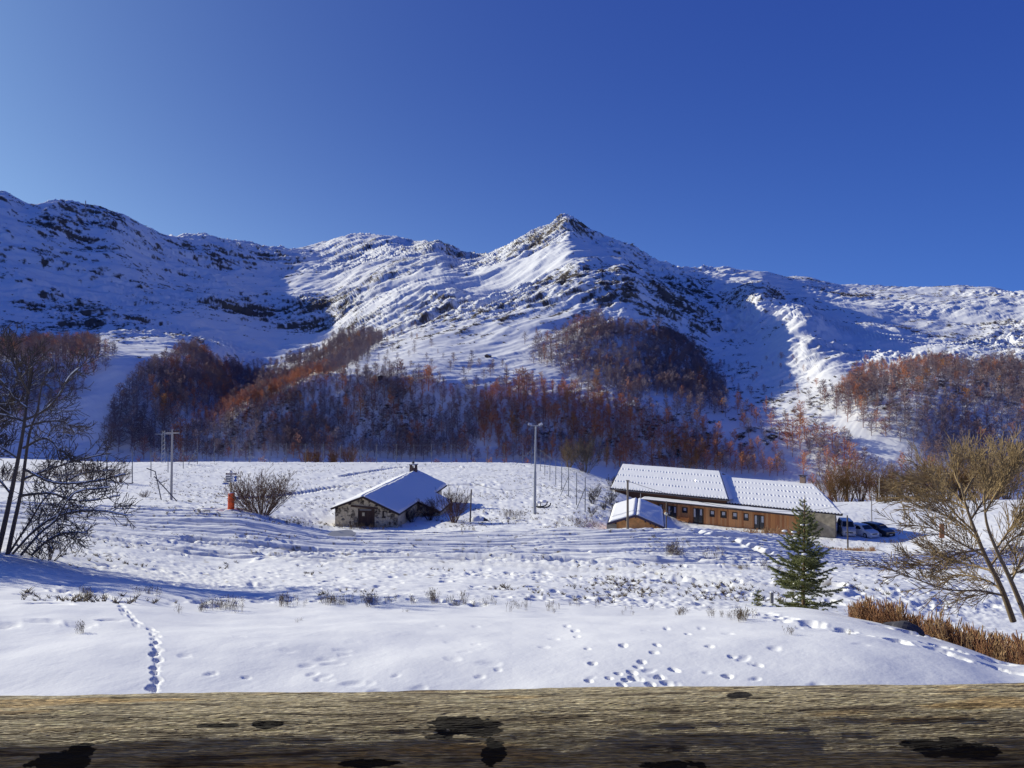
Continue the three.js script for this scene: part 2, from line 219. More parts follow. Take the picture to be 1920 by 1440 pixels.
{
  const rows = []; for (let y = 2600; y > 1340; y -= 90) rows.push(y); for (let y = 1340; y > 1140; y -= 1.9) rows.push(y); for (let y = 1140; y >= 862; y -= 1.5) rows.push(y);
  // rows are spaced by distance along a straight reference slope, so spacing grows with distance
  const ref = groundLoft(0), refD = rows.map((y) => { const t = -(y - CY) / FOCAL; let lo = 1.2, hi = 161; for (let i = 0; i < 40; i++) { const m = (lo + hi) / 2; if (ref.f(m) < t * m) lo = m; else hi = m; } return lo; });
  const dist = [...new Set(refD.map((d) => +d.toFixed(3)))].sort((a, b) => a - b).filter((d, i, a) => !i || d - a[i - 1] > .02); for (let d = 164; d < 335; d += 7) dist.push(d);
  const fill = []; dist.forEach((d, i) => { fill.push(d); const nx = dist[i + 1]; const lim = d < 8 ? .8 : d > 45 && d < 70 ? .2 : d > 75 ? .35 + d * .007 : .16 + d * .004; if (nx && nx - d > lim && d < 165) { const n = Math.ceil((nx - d) / lim); for (let q = 1; q < n; q++) fill.push(d + (nx - d) * q / n); } });
  const cols = columns(-60, 1990, 2.5, 900, 50);
  const geo = gridMesh(cols, fill, { start: (a) => ({ a, c: groundLoft(a) }), point: ({ a, c }, d) => { const x = a * d, z = -d; const y = c.f(d) + detail(x, z); rutNear.push(lastRut); return { x, y, z }; } },
    (o, x, y, z, nx, ny, nz, id) => {
      const d = -z, c = churn(x, d); let g = .83 + .02 * noise(x * .9, z * .9), r = g, b = g * 1.01;
      const e = fbm(x * 1.6 + 5, z * 2.2, 3, .6), e2 = fbm(x * .14 + 8, z * .2, 2);         // earth and dead grass that the thin snow leaves bare
      let bare = c * sm(.62, .78, e + .45 * e2 + .12 * (1 - ny) * 6);
      if (rutNear[id] > .2) bare = Math.max(bare, rutNear[id] * .8 * sm(-.3, .2, fbm(x * .8, z * 1.5 + 7, 3, .6)));  // rut bottoms: bare earth plus the shadow inside the ruts, darkened in the colour
      if (d > 78 && d < 165) bare = Math.max(bare, .6 * sm(.58, .74, fbm(x * 1.1, z * 1.1 + 50, 3, .65) + .3 * e2));
      r = lerp(r, .20, bare); g = lerp(g, .165, bare); b = lerp(b, .12, bare);
      o[0] = r; o[1] = g; o[2] = b; });
  console.log('ground', cols.length, fill.length);
  single('snowy_ground', geo, groundMat, 'snow covered ground with footprints, a rutted track and a level field', null, null, 'structure');
}

const ML = [
  //  p       gorge            foot        lip          past lip     bench        mid          upper         crest         behind
  [-900, [330, -85, 1], [440, 858], [498, 720], [520, 680], [620, 640], [720, 540], [820, 420], [900, 250], [1200, 300]],
  [-300, [330, -85, 1], [470, 858], [538, 720], [560, 682], [690, 640], [840, 552], [980, 450], [1120, 320], [1500, 400]],
  [0, [330, -85, 1], [490, 858], [558, 720], [580, 680], [760, 642], [930, 560], [1120, 470], [1350, 363], [1800, 430]],
  [60, [330, -85, 1], [496, 858], [560, 725], [585, 681], [780, 640], [960, 562], [1150, 478], [1370, 388], [1850, 435]],
  [150, [330, -85, 1], [508, 858], [563, 735], [597, 676], [815, 635], [1010, 568], [1240, 480], [1450, 391], [1950, 440]],
  [215, [330, -85, 1], [514, 858], [564, 742], [602, 668], [835, 633], [1040, 572], [1280, 485], [1520, 401], [2050, 445]],
  [300, [330, -85, 1], [518, 858], [556, 765], [625, 670], [880, 634], [1110, 575], [1380, 505], [1680, 437], [2200, 470]],
  [375, [330, -85, 1], [506, 862], [532, 798], [645, 692], [930, 640], [1180, 575], [1480, 510], [1820, 449], [2300, 480]],
  [450, [330, -85, 1], [494, 862], [538, 758], [670, 752], [1000, 642], [1260, 580], [1560, 515], [1950, 461], [2400, 490]],
  [530, [330, -85, 1], [488, 862], [545, 730], [690, 734], [1060, 640], [1340, 575], [1650, 515], [2080, 469], [2600, 500]],
  [600, [330, -85, 1], [488, 862], [555, 702], [720, 706], [1060, 636], [1350, 560], [1700, 505], [2250, 463], [2700, 500]],
  [680, [330, -85, 1], [488, 862], [545, 702], [690, 668], [940, 622], [1200, 560], [1600, 500], [2250, 452], [2700, 500]],
  [760, [330, -85, 1], [488, 862], [540, 706], [655, 664], [850, 612], [1090, 548], [1480, 490], [2250, 464], [2700, 500]],
  [822, [330, -85, 1], [488, 862], [540, 714], [635, 668], [815, 608], [1040, 540], [1400, 486], [1900, 461], [2500, 500]],
  [870, [330, -85, 1], [488, 862], [540, 722], [628, 672], [795, 608], [1015, 540], [1340, 500], [1950, 483], [2500, 510]],
  [935, [330, -85, 1], [488, 864], [540, 730], [620, 678], [775, 606], [985, 538], [1260, 496], [1650, 474], [2300, 510]],
  [1000, [330, -85, 1], [488, 866], [540, 736], [612, 682], [755, 604], [955, 530], [1190, 476], [1470, 446], [2100, 500]],
  [1040, [330, -85, 1], [488, 868], [540, 740], [612, 684], [745, 604], [930, 525], [1150, 462], [1400, 424], [1900, 490]],
  [1064, [330, -85, 1], [488, 870], [540, 745], [614, 686], [738, 604], [915, 522], [1130, 458], [1375, 414], [1800, 490]],
  [1095, [330, -85, 1], [488, 872], [540, 748], [616, 688], [730, 604], [895, 524], [1120, 468], [1395, 431], [1900, 490]],
  [1160, [330, -86, 1], [488, 880], [540, 756], [620, 694], [722, 606], [872, 532], [1120, 488], [1430, 457], [2000, 500]],
  [1215, [330, -86, 1], [488, 884], [538, 764], [630, 700], [745, 612], [930, 540], [1230, 508], [1500, 482], [2100, 520]],
  [1280, [330, -86, 1], [486, 888], [535, 778], [650, 708], [830, 618], [1090, 552], [1380, 524], [1620, 505], [2200, 540]],
  [1350, [330, -86, 1], [480, 890], [530, 794], [690, 718], [920, 626], [1180, 562], [1470, 530], [1700, 509], [2300, 545]],
  [1425, [330, -86, 1], [474, 892], [528, 802], [690, 716], [890, 628], [1070, 548], [1420, 530], [1720, 516], [2300, 550]],
  [1490, [330, -87, 1], [468, 895], [522, 800], [680, 704], [865, 602], [1280, 562], [1560, 542], [1760, 524], [2400, 560]],
  [1555, [330, -87, 1], [460, 900], [520, 790], [635, 702], [765, 650], [1270, 572], [1570, 549], [1810, 530], [2400, 560]],
  [1635, [330, -88, 1], [452, 905], [516, 765], [600, 716], [690, 688], [1210, 586], [1520, 556], [1850, 538], [2400, 565]],
  [1720, [330, -88, 1], [446, 905], [510, 755], [580, 702], [680, 684], [1110, 610], [1460, 561], [1900, 540], [2400, 565]],
  [1820, [330, -88, 1], [445, 905], [508, 762], [572, 706], [680, 680], [1010, 628], [1360, 572], [1800, 540], [2300, 570]],
  [1920, [330, -88, 1], [445, 905], [500, 766], [560, 711], [660, 690], [910, 642], [1260, 582], [1700, 548], [2200, 575]],
  [2800, [330, -90, 1], [430, 905], [480, 780], [520, 720], [600, 690], [760, 640], [1000, 580], [1300, 540], [1800, 570]],
].map(([p, ...k]) => line(p, k));
const mountainLoft = loft(ML);
function relief(x, z, d) {                                    // crags, hummocks and gullies of the mountain
  const far = sm(560, 900, d), top = sm(900, 1500, d), wx = 40 * noise(x * .006, z * .006), u = (x + wx) * .80 - z * .60, v = (x + wx) * .60 + z * .80;
  let h = 0;
  h += (3 + 11 * far) * fbm(x * .0052 + 2.1, z * .0046, 2, .5);
  const rough = .35 + 1.3 * sm(-.35, .45, fbm(x * .005 + 50, z * .005, 2));
  const calm = 1 - .6 * sm(1350, 1500, x / d * FOCAL + CX) * sm(900, 1200, d);
  h += calm * (1.5 + 8 * far + 4 * top) * (ridged(u * .0058 + 4, v * .0135 + 1, 3, .5) - .3);
  h += calm * rough * (.9 + 4.2 * far + 1.4 * top) * (ridged(u * .011 + 7, v * .046, 4, .58) - .35);
  h += calm * rough * (.45 + 1.7 * far + .5 * top) * fbm(u * .045 + 9, v * .15, 3, .64);
  h += calm * rough * (.3 + .75 * far) * (ridged(u * .11 + 3, v * .30, 2, .6) - .3);
  return h;
}
const mountainY = (a, d, c) => c.f(d) + relief(a * d, -d, d) * sm(400, 470, d);
const mCols = columns(-100, 2020, 2.35, 1100, 55), mRows = [];
{ const seg = [6, 62, 55, 85, 82, 82, 86, 16]; seg.forEach((n, s) => { for (let i = 0; i < n; i++) mRows.push(s + i / n); }); mRows.push(8); }
const mountainMat = new THREE.MeshStandardMaterial({ color: 0xffffff, vertexColors: true, roughness: .95, side: THREE.DoubleSide });
const scrubZone = (x, z, d) => fbm(x * .0042 + 11 + .5 * noise(x * .01, z * .01), z * .0042 + 3, 3, .55);
const scrub = (x, z, d, y, ny) => {                            // heath, scrub and rock that stand out of the snow
  const u = x * .80 - z * .60, v = x * .60 + z * .80, n = fbm(u * .05 + 7, v * .11, 3, .7), m = fbm(u * .012 + 3, v * .03, 2, .6);
  const px = x / d * FOCAL + CX, py = CY - y / d * FOCAL;
  const reg = .20 * sm(560, 585, py) * sm(650, 632, py) * sm(430, 330, px) + .15 * sm(550, 570, py) * sm(640, 610, py) * sm(520, 570, px) * sm(740, 690, px) + .16 * sm(1180, 1210, px) * sm(1420, 1330, px) * sm(505, 530, py) * sm(720, 690, py) + .12 * sm(1028, 1042, px) * sm(1106, 1092, px) * sm(446, 434, py) + .05 * sm(960, 1000, px) * sm(1060, 1040, px) * sm(500, 470, py) - .5 * sm(150, 175, px) * sm(255, 235, px) * sm(655, 665, py);
  return reg + n * .62 + m * .35 + scrubZone(x, z, d) * .62 + sm(.84, .60, ny) * .34 + .10 * sm(500, 1200, d);
};
const mGeo = gridMesh(mCols, mRows, { start: (a) => ({ a, c: mountainLoft(a) }), point: ({ a, c }, s) => { const i = Math.min(7, Math.floor(s)), t = s - i, d = c.d[i] + (c.d[i + 1] - c.d[i]) * t; return { x: a * d, y: mountainY(a, d, c), z: -d }; } },
  (o, x, y, z, nx, ny, nz) => {
    const d = -z, s = scrub(x, z, d, y, ny), k = sm(.50, .60, s) * sm(600, 760, d), w = .5 + noise(x * .03, z * .03), g = .83 + .03 * noise(x * .05, z * .05);
    const rr_ = lerp(.085, .15, w), gg = lerp(.07, .115, w), bb = lerp(.068, .075, w);
    o[0] = lerp(g, rr_, k); o[1] = lerp(g, gg, k); o[2] = lerp(g * 1.01, bb, k); });
console.log('mountain', mCols.length, mRows.length);
const mountainMesh = single('mountain', mGeo, mountainMat, 'snow covered mountain with a pointed summit across the valley', null, null, 'structure');
// what of the mountain shows, per mesh line (for setting trees and huts on it)
const mVis = []; { const nr = mRows.length, P = mGeo.attributes.position; for (let i = 0; i < mCols.length; i++) { const px = mCols[i] * FOCAL + CX; let top = 866 + Math.max(0, px - 1040) * .12; if (px > 1500) top = 940; for (let j = 0; j < nr; j++) { const k = i * nr + j, d = -P.getZ(k), y = CY - P.getY(k) / d * FOCAL; if (y < top + 2 || (d < 530 && y < top + 34 && px < 1480)) { mVis.push([px, y, k]); if (y < top) top = y; } } } }
// ---------------------------------------------------------------- weathered round timber rail just below the camera
{
  const R = .070, L = 9, nu = 900, nv = 115, cy = -.306, cz = -.58, tilt = .012;
  const N3 = (x, t) => .55 * fbm(x * 9, t * 95, 3, .6) + .30 * fbm(x * 38 + 5, t * 210, 2, .6) + .26 * ridged(x * 3.1 + 2, t * 60 + .8 * noise(x * 5, t * 4), 2);
  const hit = (qx, qy) => { const dx = (qx - CX) / FOCAL, dy = -(qy - CY) / FOCAL; let t = .3; for (let i = 0; i < 400; i++) { const X = dx * t, Y = dy * t - cy - tilt * X, Z = -t - cz; if (Math.hypot(Y, Z) < R + .0004) break; t += .001; } const X = dx * t; return [X, Math.atan2(dy * t - cy - tilt * X, -t - cz)]; };
  // dark remnants of old varnish and tar, with ragged outlines, where the photograph shows them
  const stains = [[850, 1362, 66, 20], [905, 1368, 44, 14], [925, 1408, 24, 30], [115, 1432, 66, 26], [155, 1405, 30, 16], [500, 1361, 32, 8], [410, 1361, 36, 5], [1760, 1400, 80, 18], [1830, 1412, 60, 14], [1385, 1305, 26, 6], [1250, 1436, 80, 9], [690, 1432, 60, 9]].map(([px, py, w, h]) => { const [x0, t0] = hit(px, py), [x1] = hit(px + w, py), [, t1] = hit(px, py - h); return [x0, t0, Math.abs(x1 - x0), Math.abs(t1 - t0)]; });
  const stainAt = (x, t) => { let k = 0; for (const [x0, t0, rx, rt] of stains) { const u = (x - x0) / rx, v = (t - t0) / rt; if (u * u + v * v < 4) k = Math.max(k, sm(.06, -.06, u * u + v * v - .75 + 1.1 * fbm(x * 42, t * 9 + x0 * 30, 4, .6))); } return k; };
  const tex = dataTex(2048, 512, (i, j) => {
    const x = (i / 2048 - .5) * 1.1, t = j / 512 * 2.2;          // metres along, radians round
    const fib = fbm(x * 14, t * 120, 4, .6), big = fbm(x * 4.2 + 3, t * 2.6, 4, .55), pl = fbm(x * 60, t * 60, 3, .6), st = fbm(x * 7 + 20, t * 9 + 4, 4, .55), crack = ridged(x * 3.1 + 2, t * 60 + .8 * noise(x * 5, t * 4), 2);
    const sh = fbm(x * 75 + 3, t * 190, 3, .65); let r = .58 + .15 * fib + .10 * pl + .20 * sh, g = .505 + .14 * fib + .10 * pl + .19 * sh, b = .385 + .11 * fib + .09 * pl + .16 * sh;
    const warm = sm(.12, .45, big); r = lerp(r, r * 1.02, warm); g = lerp(g, g * .93, warm); b = lerp(b, b * .80, warm);
    const dk = sm(.15, .5, st) * .5; r *= 1 - dk * .8; g *= 1 - dk * .85; b *= 1 - dk * .85;
    const ck_ = sm(.50, .68, crack) * .45; r *= 1 - ck_; g *= 1 - ck_; b *= 1 - ck_;
    const lich = sm(.3, .55, fbm(x * 26 + 9, t * 26, 3, .6)) * .25; r = lerp(r, .60, lich); g = lerp(g, .55, lich); b = lerp(b, .36, lich);
    const stn = stainAt(x, t); return [lerp(r * 1.36, .20 + .05 * pl, stn), lerp(g * 1.44, .175 + .05 * pl, stn), lerp(b * 1.56, .15 + .05 * pl, stn)];
  }, true);
  tex.wrapS = THREE.MirroredRepeatWrapping;
  const bump = dataTex(2048, 512, (i, j) => { const x = (i / 2048 - .5) * 1.1, t = j / 512 * 2.2; return .5 + .32 * fbm(x * 55, t * 260, 3, .65) + .22 * fbm(x * 120, t * 110, 2, .6); }, false); bump.wrapS = THREE.MirroredRepeatWrapping;
  const logAt = (x, t, off = 0, fine = 1) => { const r = R + off + .0026 * fbm(x * 4, t * 1.5, 3) + .0016 * N3(x, t) * fine; return V(x, cy + tilt * x + Math.sin(t) * r, cz + Math.cos(t) * r); };
  const P = [], U = [], I = [];
  for (let i = 0; i <= nu; i++) { const s = i / nu * 2 - 1, x = Math.sign(s) * Math.pow(Math.abs(s), 2.3) * L / 2; for (let j = 0; j <= nv; j++) { const q = j / nv, t = q < .2 ? lerp(-1.9, -.1, q / .2) : q < .9 ? lerp(-.1, 2.2, (q - .2) / .7) : lerp(2.2, 4.383, (q - .9) / .1); const p = logAt(x, t); P.push(p.x, p.y, p.z); U.push(x / 1.1 + .5, t / 2.2); } }
  for (let i = 0; i < nu; i++) for (let j = 0; j < nv; j++) { const a = i * (nv + 1) + j, b = a + nv + 1; I.push(a, a + 1, b, b, a + 1, b + 1); }
  const g = new THREE.BufferGeometry(); g.setAttribute('position', new THREE.Float32BufferAttribute(P, 3)); g.setAttribute('uv', new THREE.Float32BufferAttribute(U, 2)); g.setIndex(I); g.computeVertexNormals();
  const rail = thing('balcony_rail', 'weathered round wooden balcony rail across the bottom of the picture', 'rail');
  part('log', g, new THREE.MeshStandardMaterial({ map: tex, bumpMap: bump, bumpScale: .0045, roughness: .92, side: THREE.DoubleSide }), rail);
  for (const x of [-3.4, -1.7, 1.7, 3.4]) part('post', box(.1, 1.2, .1, x, -.92, cz + .0), mat(.26, .23, .19, .9), rail);
  rail.traverse((m) => { m.castShadow = m.receiveShadow = true; });
}

{ // the chalet behind the viewer: its wall, balcony floor and eaves keep the sky off the near side of the rail
  const wood = mat(.22, .19, .16, .85);
  single('house_wall', box(16, 10, .3, 0, -1.2, 1.7), wood, 'brown timber house wall behind the balcony', null, null, 'structure');
  single('balcony_floor', box(16, .18, 2.1, 0, -1.55, .45), wood, 'plank balcony floor under the viewer', null, null, 'structure');
  single('roof_eave', box(17, .2, 2.3, 0, 2.3, .5), wood, 'overhanging timber eave above the balcony', null, null, 'structure');
}
// ---------------------------------------------------------------- buildings
const snowMat = mat(.84, .84, .85, .92);
const noiseTex = (w, h, base, amp, f, bias) => dataTex(w, h, (i, j) => { const x = i / w, y = j / h; const n = fbm(x * f, y * f, 5, .6), m = fbm(x * f * .3 + 9, y * f * .3, 3); return base.map((c, q) => c * (1 + amp * n + bias[q] * m)); }, true);
function slab(pts, yOf, thick, bevel = 0) {                     // plan outline (x, z) lifted onto a slope; top surface on yOf, thickness below it
  const s = new THREE.Shape(pts.map(([x, z]) => new THREE.Vector2(x, z)));
  const g = new THREE.ExtrudeGeometry(s, bevel ? { depth: Math.max(.01, thick - 2 * bevel), bevelEnabled: true, bevelSize: bevel * .8, bevelThickness: bevel, bevelSegments: 2 } : { depth: thick, bevelEnabled: false });
  g.rotateX(Math.PI / 2); if (bevel) g.translate(0, -bevel, 0);
  const p = g.attributes.position; for (let i = 0; i < p.count; i++) p.setY(i, p.getY(i) + yOf(p.getX(i), p.getZ(i)));
  p.needsUpdate = true; g.computeVertexNormals(); return g;
}
function snowSheet(x0, x1, z0, z1, nx, nz, yOf, cover, tOf) {    // snow lying on a slope: lifted grid with closed rim. cover(u) maps plan
  const P = [], I = []; for (let i = 0; i <= nx; i++) for (let j = 0; j <= nz; j++) { const u = i / nx, v = j / nz, c = cover ? cover(u, v) : [lerp(x0, x1, u), lerp(z0, z1, v)]; const e = Math.min(u * nx, (1 - u) * nx, v * nz, (1 - v) * nz); P.push(c[0], yOf(c[0], c[1]) + (e < .5 ? -.03 : tOf(c[0], c[1], u, v)), c[1]); }
  for (let i = 0; i < nx; i++) for (let j = 0; j < nz; j++) { const a = i * (nz + 1) + j, b = a + nz + 1; I.push(a, a + 1, b, b, a + 1, b + 1); }
  const g = new THREE.BufferGeometry(); g.setAttribute('position', new THREE.Float32BufferAttribute(P, 3)); g.setIndex(I); g.computeVertexNormals(); return g;
}
function polyWall(pts, depth) { const g = new THREE.ExtrudeGeometry(new THREE.Shape(pts.map(([x, y]) => new THREE.Vector2(x, y))), { depth, bevelEnabled: false }); return g; }

// --- stone barn
{
  const barn = thing('stone_barn', 'low rubble stone barn with a plank door and a snowy roof', 'barn', V(-14.6, -14.3, -76)); barn.rotation.y = -.104;
  const plaster = dataTex(512, 512, (i, j) => { const x = i / 512 * 4, y = j / 512 * 4, n = fbm(x * 5, y * 5, 5, .6), st = ridged(x * 3.2 + 3 + .4 * noise(x * 6, y * 6), y * 4.5, 2), bare = sm(.10, .38, fbm(x * .8 + 4, y * .9 + 2, 4, .6)); const k = bare * sm(.30, .55, st); let r = .80 + .12 * n, g = .74 + .115 * n, b = .62 + .10 * n; r = lerp(r, .40 + .14 * n, bare * .55); g = lerp(g, .36 + .13 * n, bare * .55); b = lerp(b, .31 + .11 * n, bare * .55); return [r * (1 - .6 * k), g * (1 - .62 * k), b * (1 - .62 * k)]; }, true, .25, .25);
  const plasterBump = dataTex(512, 512, (i, j) => { const x = i / 512 * 4, y = j / 512 * 4; return .5 + .3 * fbm(x * 6, y * 6, 4, .6) - .35 * sm(.3, .55, ridged(x * 3.2 + 3, y * 4.5, 2)); }, false, .25, .25);
  const wallMat = new THREE.MeshStandardMaterial({ map: plaster, bumpMap: plasterBump, bumpScale: .05, roughness: .95, side: THREE.DoubleSide });
  const dark = mat(.045, .028, .022, .85), wood = mat(.075, .042, .030, .85);
  const RY = 3.25, L = 22.2, yL = (x) => RY - .378 * -x, yR = (x) => RY - .452 * x, yRoof = (x) => x < 0 ? yL(x) : yR(x);
  const gable = [[-2.95, -2], [3.4, -2], [3.4, yR(3.4) - .16], [0, RY - .16], [-2.95, yL(-2.95) - .16]];
  // front gable with a real door opening
  const fs = new THREE.Shape(gable.map(([x, y]) => new THREE.Vector2(x, y))); const hole = new THREE.Path(); [[-.63, -1.9], [-.63, 2.02], [1.07, 2.02], [1.07, -1.9]].forEach(([x, y], i) => i ? hole.lineTo(x, y) : hole.moveTo(x, y)); fs.holes.push(hole);
  const fg = new THREE.ExtrudeGeometry(fs, { depth: .5, bevelEnabled: false }); fg.translate(0, 0, -.5); part('gable_wall', fg, wallMat, barn);
  const bg = polyWall(gable, .5); bg.translate(0, 0, -L); part('gable_wall', bg, wallMat, barn);
  part('side_wall', box(.5, yL(-2.95) + 1.84, L - 1, -2.7, (yL(-2.95) - .16 - 2) / 2, -L / 2), wallMat, barn);
  part('side_wall', box(.5, yR(3.4) + 1.84, L - 1, 3.15, (yR(3.4) - .16 - 2) / 2, -L / 2), wallMat, barn);
  // open lean-to under the long slope
  const ls = polyWall([[3.42, -2], [3.9, -2], [3.9, .2], [5.2, .2], [5.2, -2], [5.9, -2], [5.9, yR(5.9) - .16], [3.42, yR(3.42) - .16]], .35); ls.translate(0, 0, -8.8); part('lean_to_wall', ls, wallMat, barn);
  part('lean_to_wall', box(.35, yR(5.9) + 1.84, 5.9, 5.72, (yR(5.9) - .16 - 2) / 2, -11.78), wallMat, barn);
  part('lean_to_beam', beam(V(3.5, yR(3.5) - .26, -8.2), V(6.0, yR(6.0) - .26, -8.2), .14, .16), dark, barn);
  // roof boards and the snow on them
  const leftPts = [[0, .42], [-3.25, .42], [-3.25, -L - .3], [0, -L - .3]], rightPts = [[0, .42], [3.68, .42], [3.68, -8], [6.1, -8], [6.1, -15], [4.05, -15], [4.05, -L - .3], [0, -L - .3]];
  const roof = part('roof', [slab(leftPts, (x) => yL(x), .12), slab(rightPts, (x) => yR(x), .12)], dark, barn);
  const bump = (x, z) => .16 + .05 * fbm(x * .5, z * .4, 3) + .02 * fbm(x * 3, z * 2, 2);
  part('snow_cover', [snowSheet(0, -3.22, .38, -L - .26, 22, 90, (x) => yL(x) + .0, (u, v) => [-.002 - 3.2 * u, lerp(.38, -L - .26, v)], (x, z, u) => bump(x, z) + .05 * Math.exp(-u * 12)),
    snowSheet(0, 0, 0, 0, 34, 130, (x) => yR(x), (u, v) => { const z = lerp(.38, -L - .26, v); const w = z > -8 ? 3.64 : z > -15 ? 6.06 : 4.0; return [w * u + .002, z]; }, (x, z, u) => bump(x, z) + .05 * Math.exp(-u * 12) + (z < -17.6 && u < .98 ? .07 : 0))], snowMat, roof);
  for (let i = -2; i <= 2; i++) if (i) part('purlin_end', box(.14, .16, .7, i * 1.35, yRoof(i * 1.35) - .24, .18), dark, barn);
  part('bargeboard', [beam(V(-3.25, yL(-3.25) - .05, .44), V(0, RY - .05, .44), .05, .2), beam(V(0, RY - .05, .44), V(3.68, yR(3.68) - .05, .44), .05, .2)], dark, barn);
  // door
  const door = thing('door'); scene.remove(door); door.name = 'door'; barn.add(door);
  for (let i = 0; i < 6; i++) part('plank', box(.268, 3.9, .05, -.49 + i * .281, .06, -.16 + (i % 2) * .008), i % 2 ? wood : mat(.062, .034, .026, .85), door);
  part('notice', box(.24, .34, .012, -.1, 1.42, -.118), mat(.62, .55, .36, .8), door);
  part('head_board', box(1.2, .1, .03, .1, 1.86, -.115), mat(.3, .3, .3, .8), door);
  part('lintel', beam(V(-1.3, 2.26, .06), V(1.4, 2.06, .06), .16, .17), wood, barn);
  part('bracket', [box(.12, .62, .14, 1.95, 1.5, .06), box(.36, .12, .12, 2.0, 1.2, .07)], dark, barn);
  const stone = [mat(.20, .18, .16), mat(.13, .12, .11), mat(.26, .23, .19)];
  reseed(91); for (let i = 0; i < 30; i++) { const q = rnd(), x = q < .65 ? rr(-2.85, -.85) : rr(1.3, 3.25), y = -.2 + Math.pow(rnd(), 1.7) * 1.4; const g = new THREE.IcosahedronGeometry(.12 * rr(.6, 1.3), 1); g.scale(1.3, .75, .5); g.translate(x, y, .0); part('stone', g, stone[i % 3], barn); }
  // chimney: stacked stone, open top under a slab
  const ch = part('chimney', [box(.85, 1.1, .8, .05, 3.2, -20.9), box(.16, .42, .16, -.28, 3.93, -20.62), box(.16, .42, .16, .38, 3.93, -20.62), box(.16, .42, .16, -.28, 3.93, -21.18), box(.16, .42, .16, .38, 3.93, -21.18), box(.14, .3, .14, .05, 3.87, -20.6)], mat(.12, .075, .065), barn);
  part('chimney_slab', box(.98, .08, .95, .05, 4.18, -20.9), mat(.10, .09, .09), ch);
  const cap = new THREE.SphereGeometry(.17, 10, 8); cap.scale(1, 1.2, 1); cap.translate(.02, 4.4, -20.9); part('cap_stone', cap, mat(.09, .08, .08), ch);
  part('snow_cap', box(.9, .05, .85, .05, 4.245, -20.9), snowMat, ch);
}
// --- small rendered shed
{
  const shed = thing('small_shed', 'small ochre shed with a snowy gable roof in front of the timber lodge', 'shed', V(11.25, -15.2, -70)); shed.rotation.y = -.179;
  const ochre = new THREE.MeshStandardMaterial({ map: noiseTex(256, 256, [.82, .60, .38], .16, 9, [.08, .09, .1]), roughness: .95, side: THREE.DoubleSide });
  const dark = mat(.035, .022, .03, .8), RY = 3.27, L = 10.3, yS = (x) => RY - (x < 0 ? .32 : .41) * Math.abs(x);
  const gable = [[-2.2, -1.5], [2.2, -1.5], [2.2, yS(2.2) - .14], [0, RY - .14], [-2.2, yS(-2.2) - .14]];
  const fg = polyWall(gable, .3); fg.translate(0, 0, -.6); const q = fg.attributes.uv; for (let i = 0; i < q.count; i++) q.setXY(i, q.getX(i) * .3, q.getY(i) * .3); part('gable_wall', fg, ochre, shed);
  const bg = polyWall(gable, .3); bg.translate(0, 0, -L + .3); part('gable_wall', bg, ochre, shed);
  part('side_wall', box(.3, yS(-2.2) + 1.3, L - 1.2, -2.05, (yS(-2.2) - .16 - 1.5) / 2, -L / 2), ochre, shed);
  part('side_wall', box(.3, yS(2.2) + 1.3, L - 1.2, 2.05, (yS(2.2) - .16 - 1.5) / 2, -L / 2), ochre, shed);
  part('lean_panel', [box(.9, 3.1, .06, -2.2, .85, -.18), beam(V(-2.6, 2.36, -.13), V(-1.72, 2.12, -.13), .05, .06), beam(V(-1.75, 2.15, -.13), V(-1.75, -.6, -.13), .05, .06)], mat(.30, .27, .22), shed);
  const roof = part('roof', [slab([[0, .1], [-2.55, .1], [-2.55, -L], [0, -L]], yS, .1), slab([[0, .1], [2.6, .1], [2.6, -L], [0, -L]], yS, .1)], dark, shed);
  const t = (x, z) => .20 + .03 * fbm(x, z * .6, 2);
  part('snow_cover', [snowSheet(0, 0, 0, 0, 14, 24, yS, (u, v) => [-.002 - 2.5 * u, lerp(.06, -1.95, v)], (x, z) => t(x, z) - .03), snowSheet(0, 0, 0, 0, 14, 60, yS, (u, v) => [-.002 - 2.5 * u, lerp(-2.04, -L + .04, v)], t),
    snowSheet(0, 0, 0, 0, 14, 24, yS, (u, v) => [.002 + 2.55 * u, lerp(.06, -1.95, v)], (x, z) => t(x, z) - .03), snowSheet(0, 0, 0, 0, 14, 60, yS, (u, v) => [.002 + 2.55 * u, lerp(-2.04, -L + .04, v)], t)], snowMat, roof);
  part('bargeboard', [beam(V(-2.56, yS(-2.56) - .02, .14), V(0, RY - .02, .14), .05, .2), beam(V(0, RY - .02, .14), V(2.6, yS(2.6) - .02, .14), .05, .2)], mat(.04, .028, .06, .7), shed);
  for (const x of [-1.8, -.9, 0, .85, 1.3, 1.75]) part('purlin_end', box(.12, .13, .6, x, yS(x) - .2, -.2), dark, shed);
}
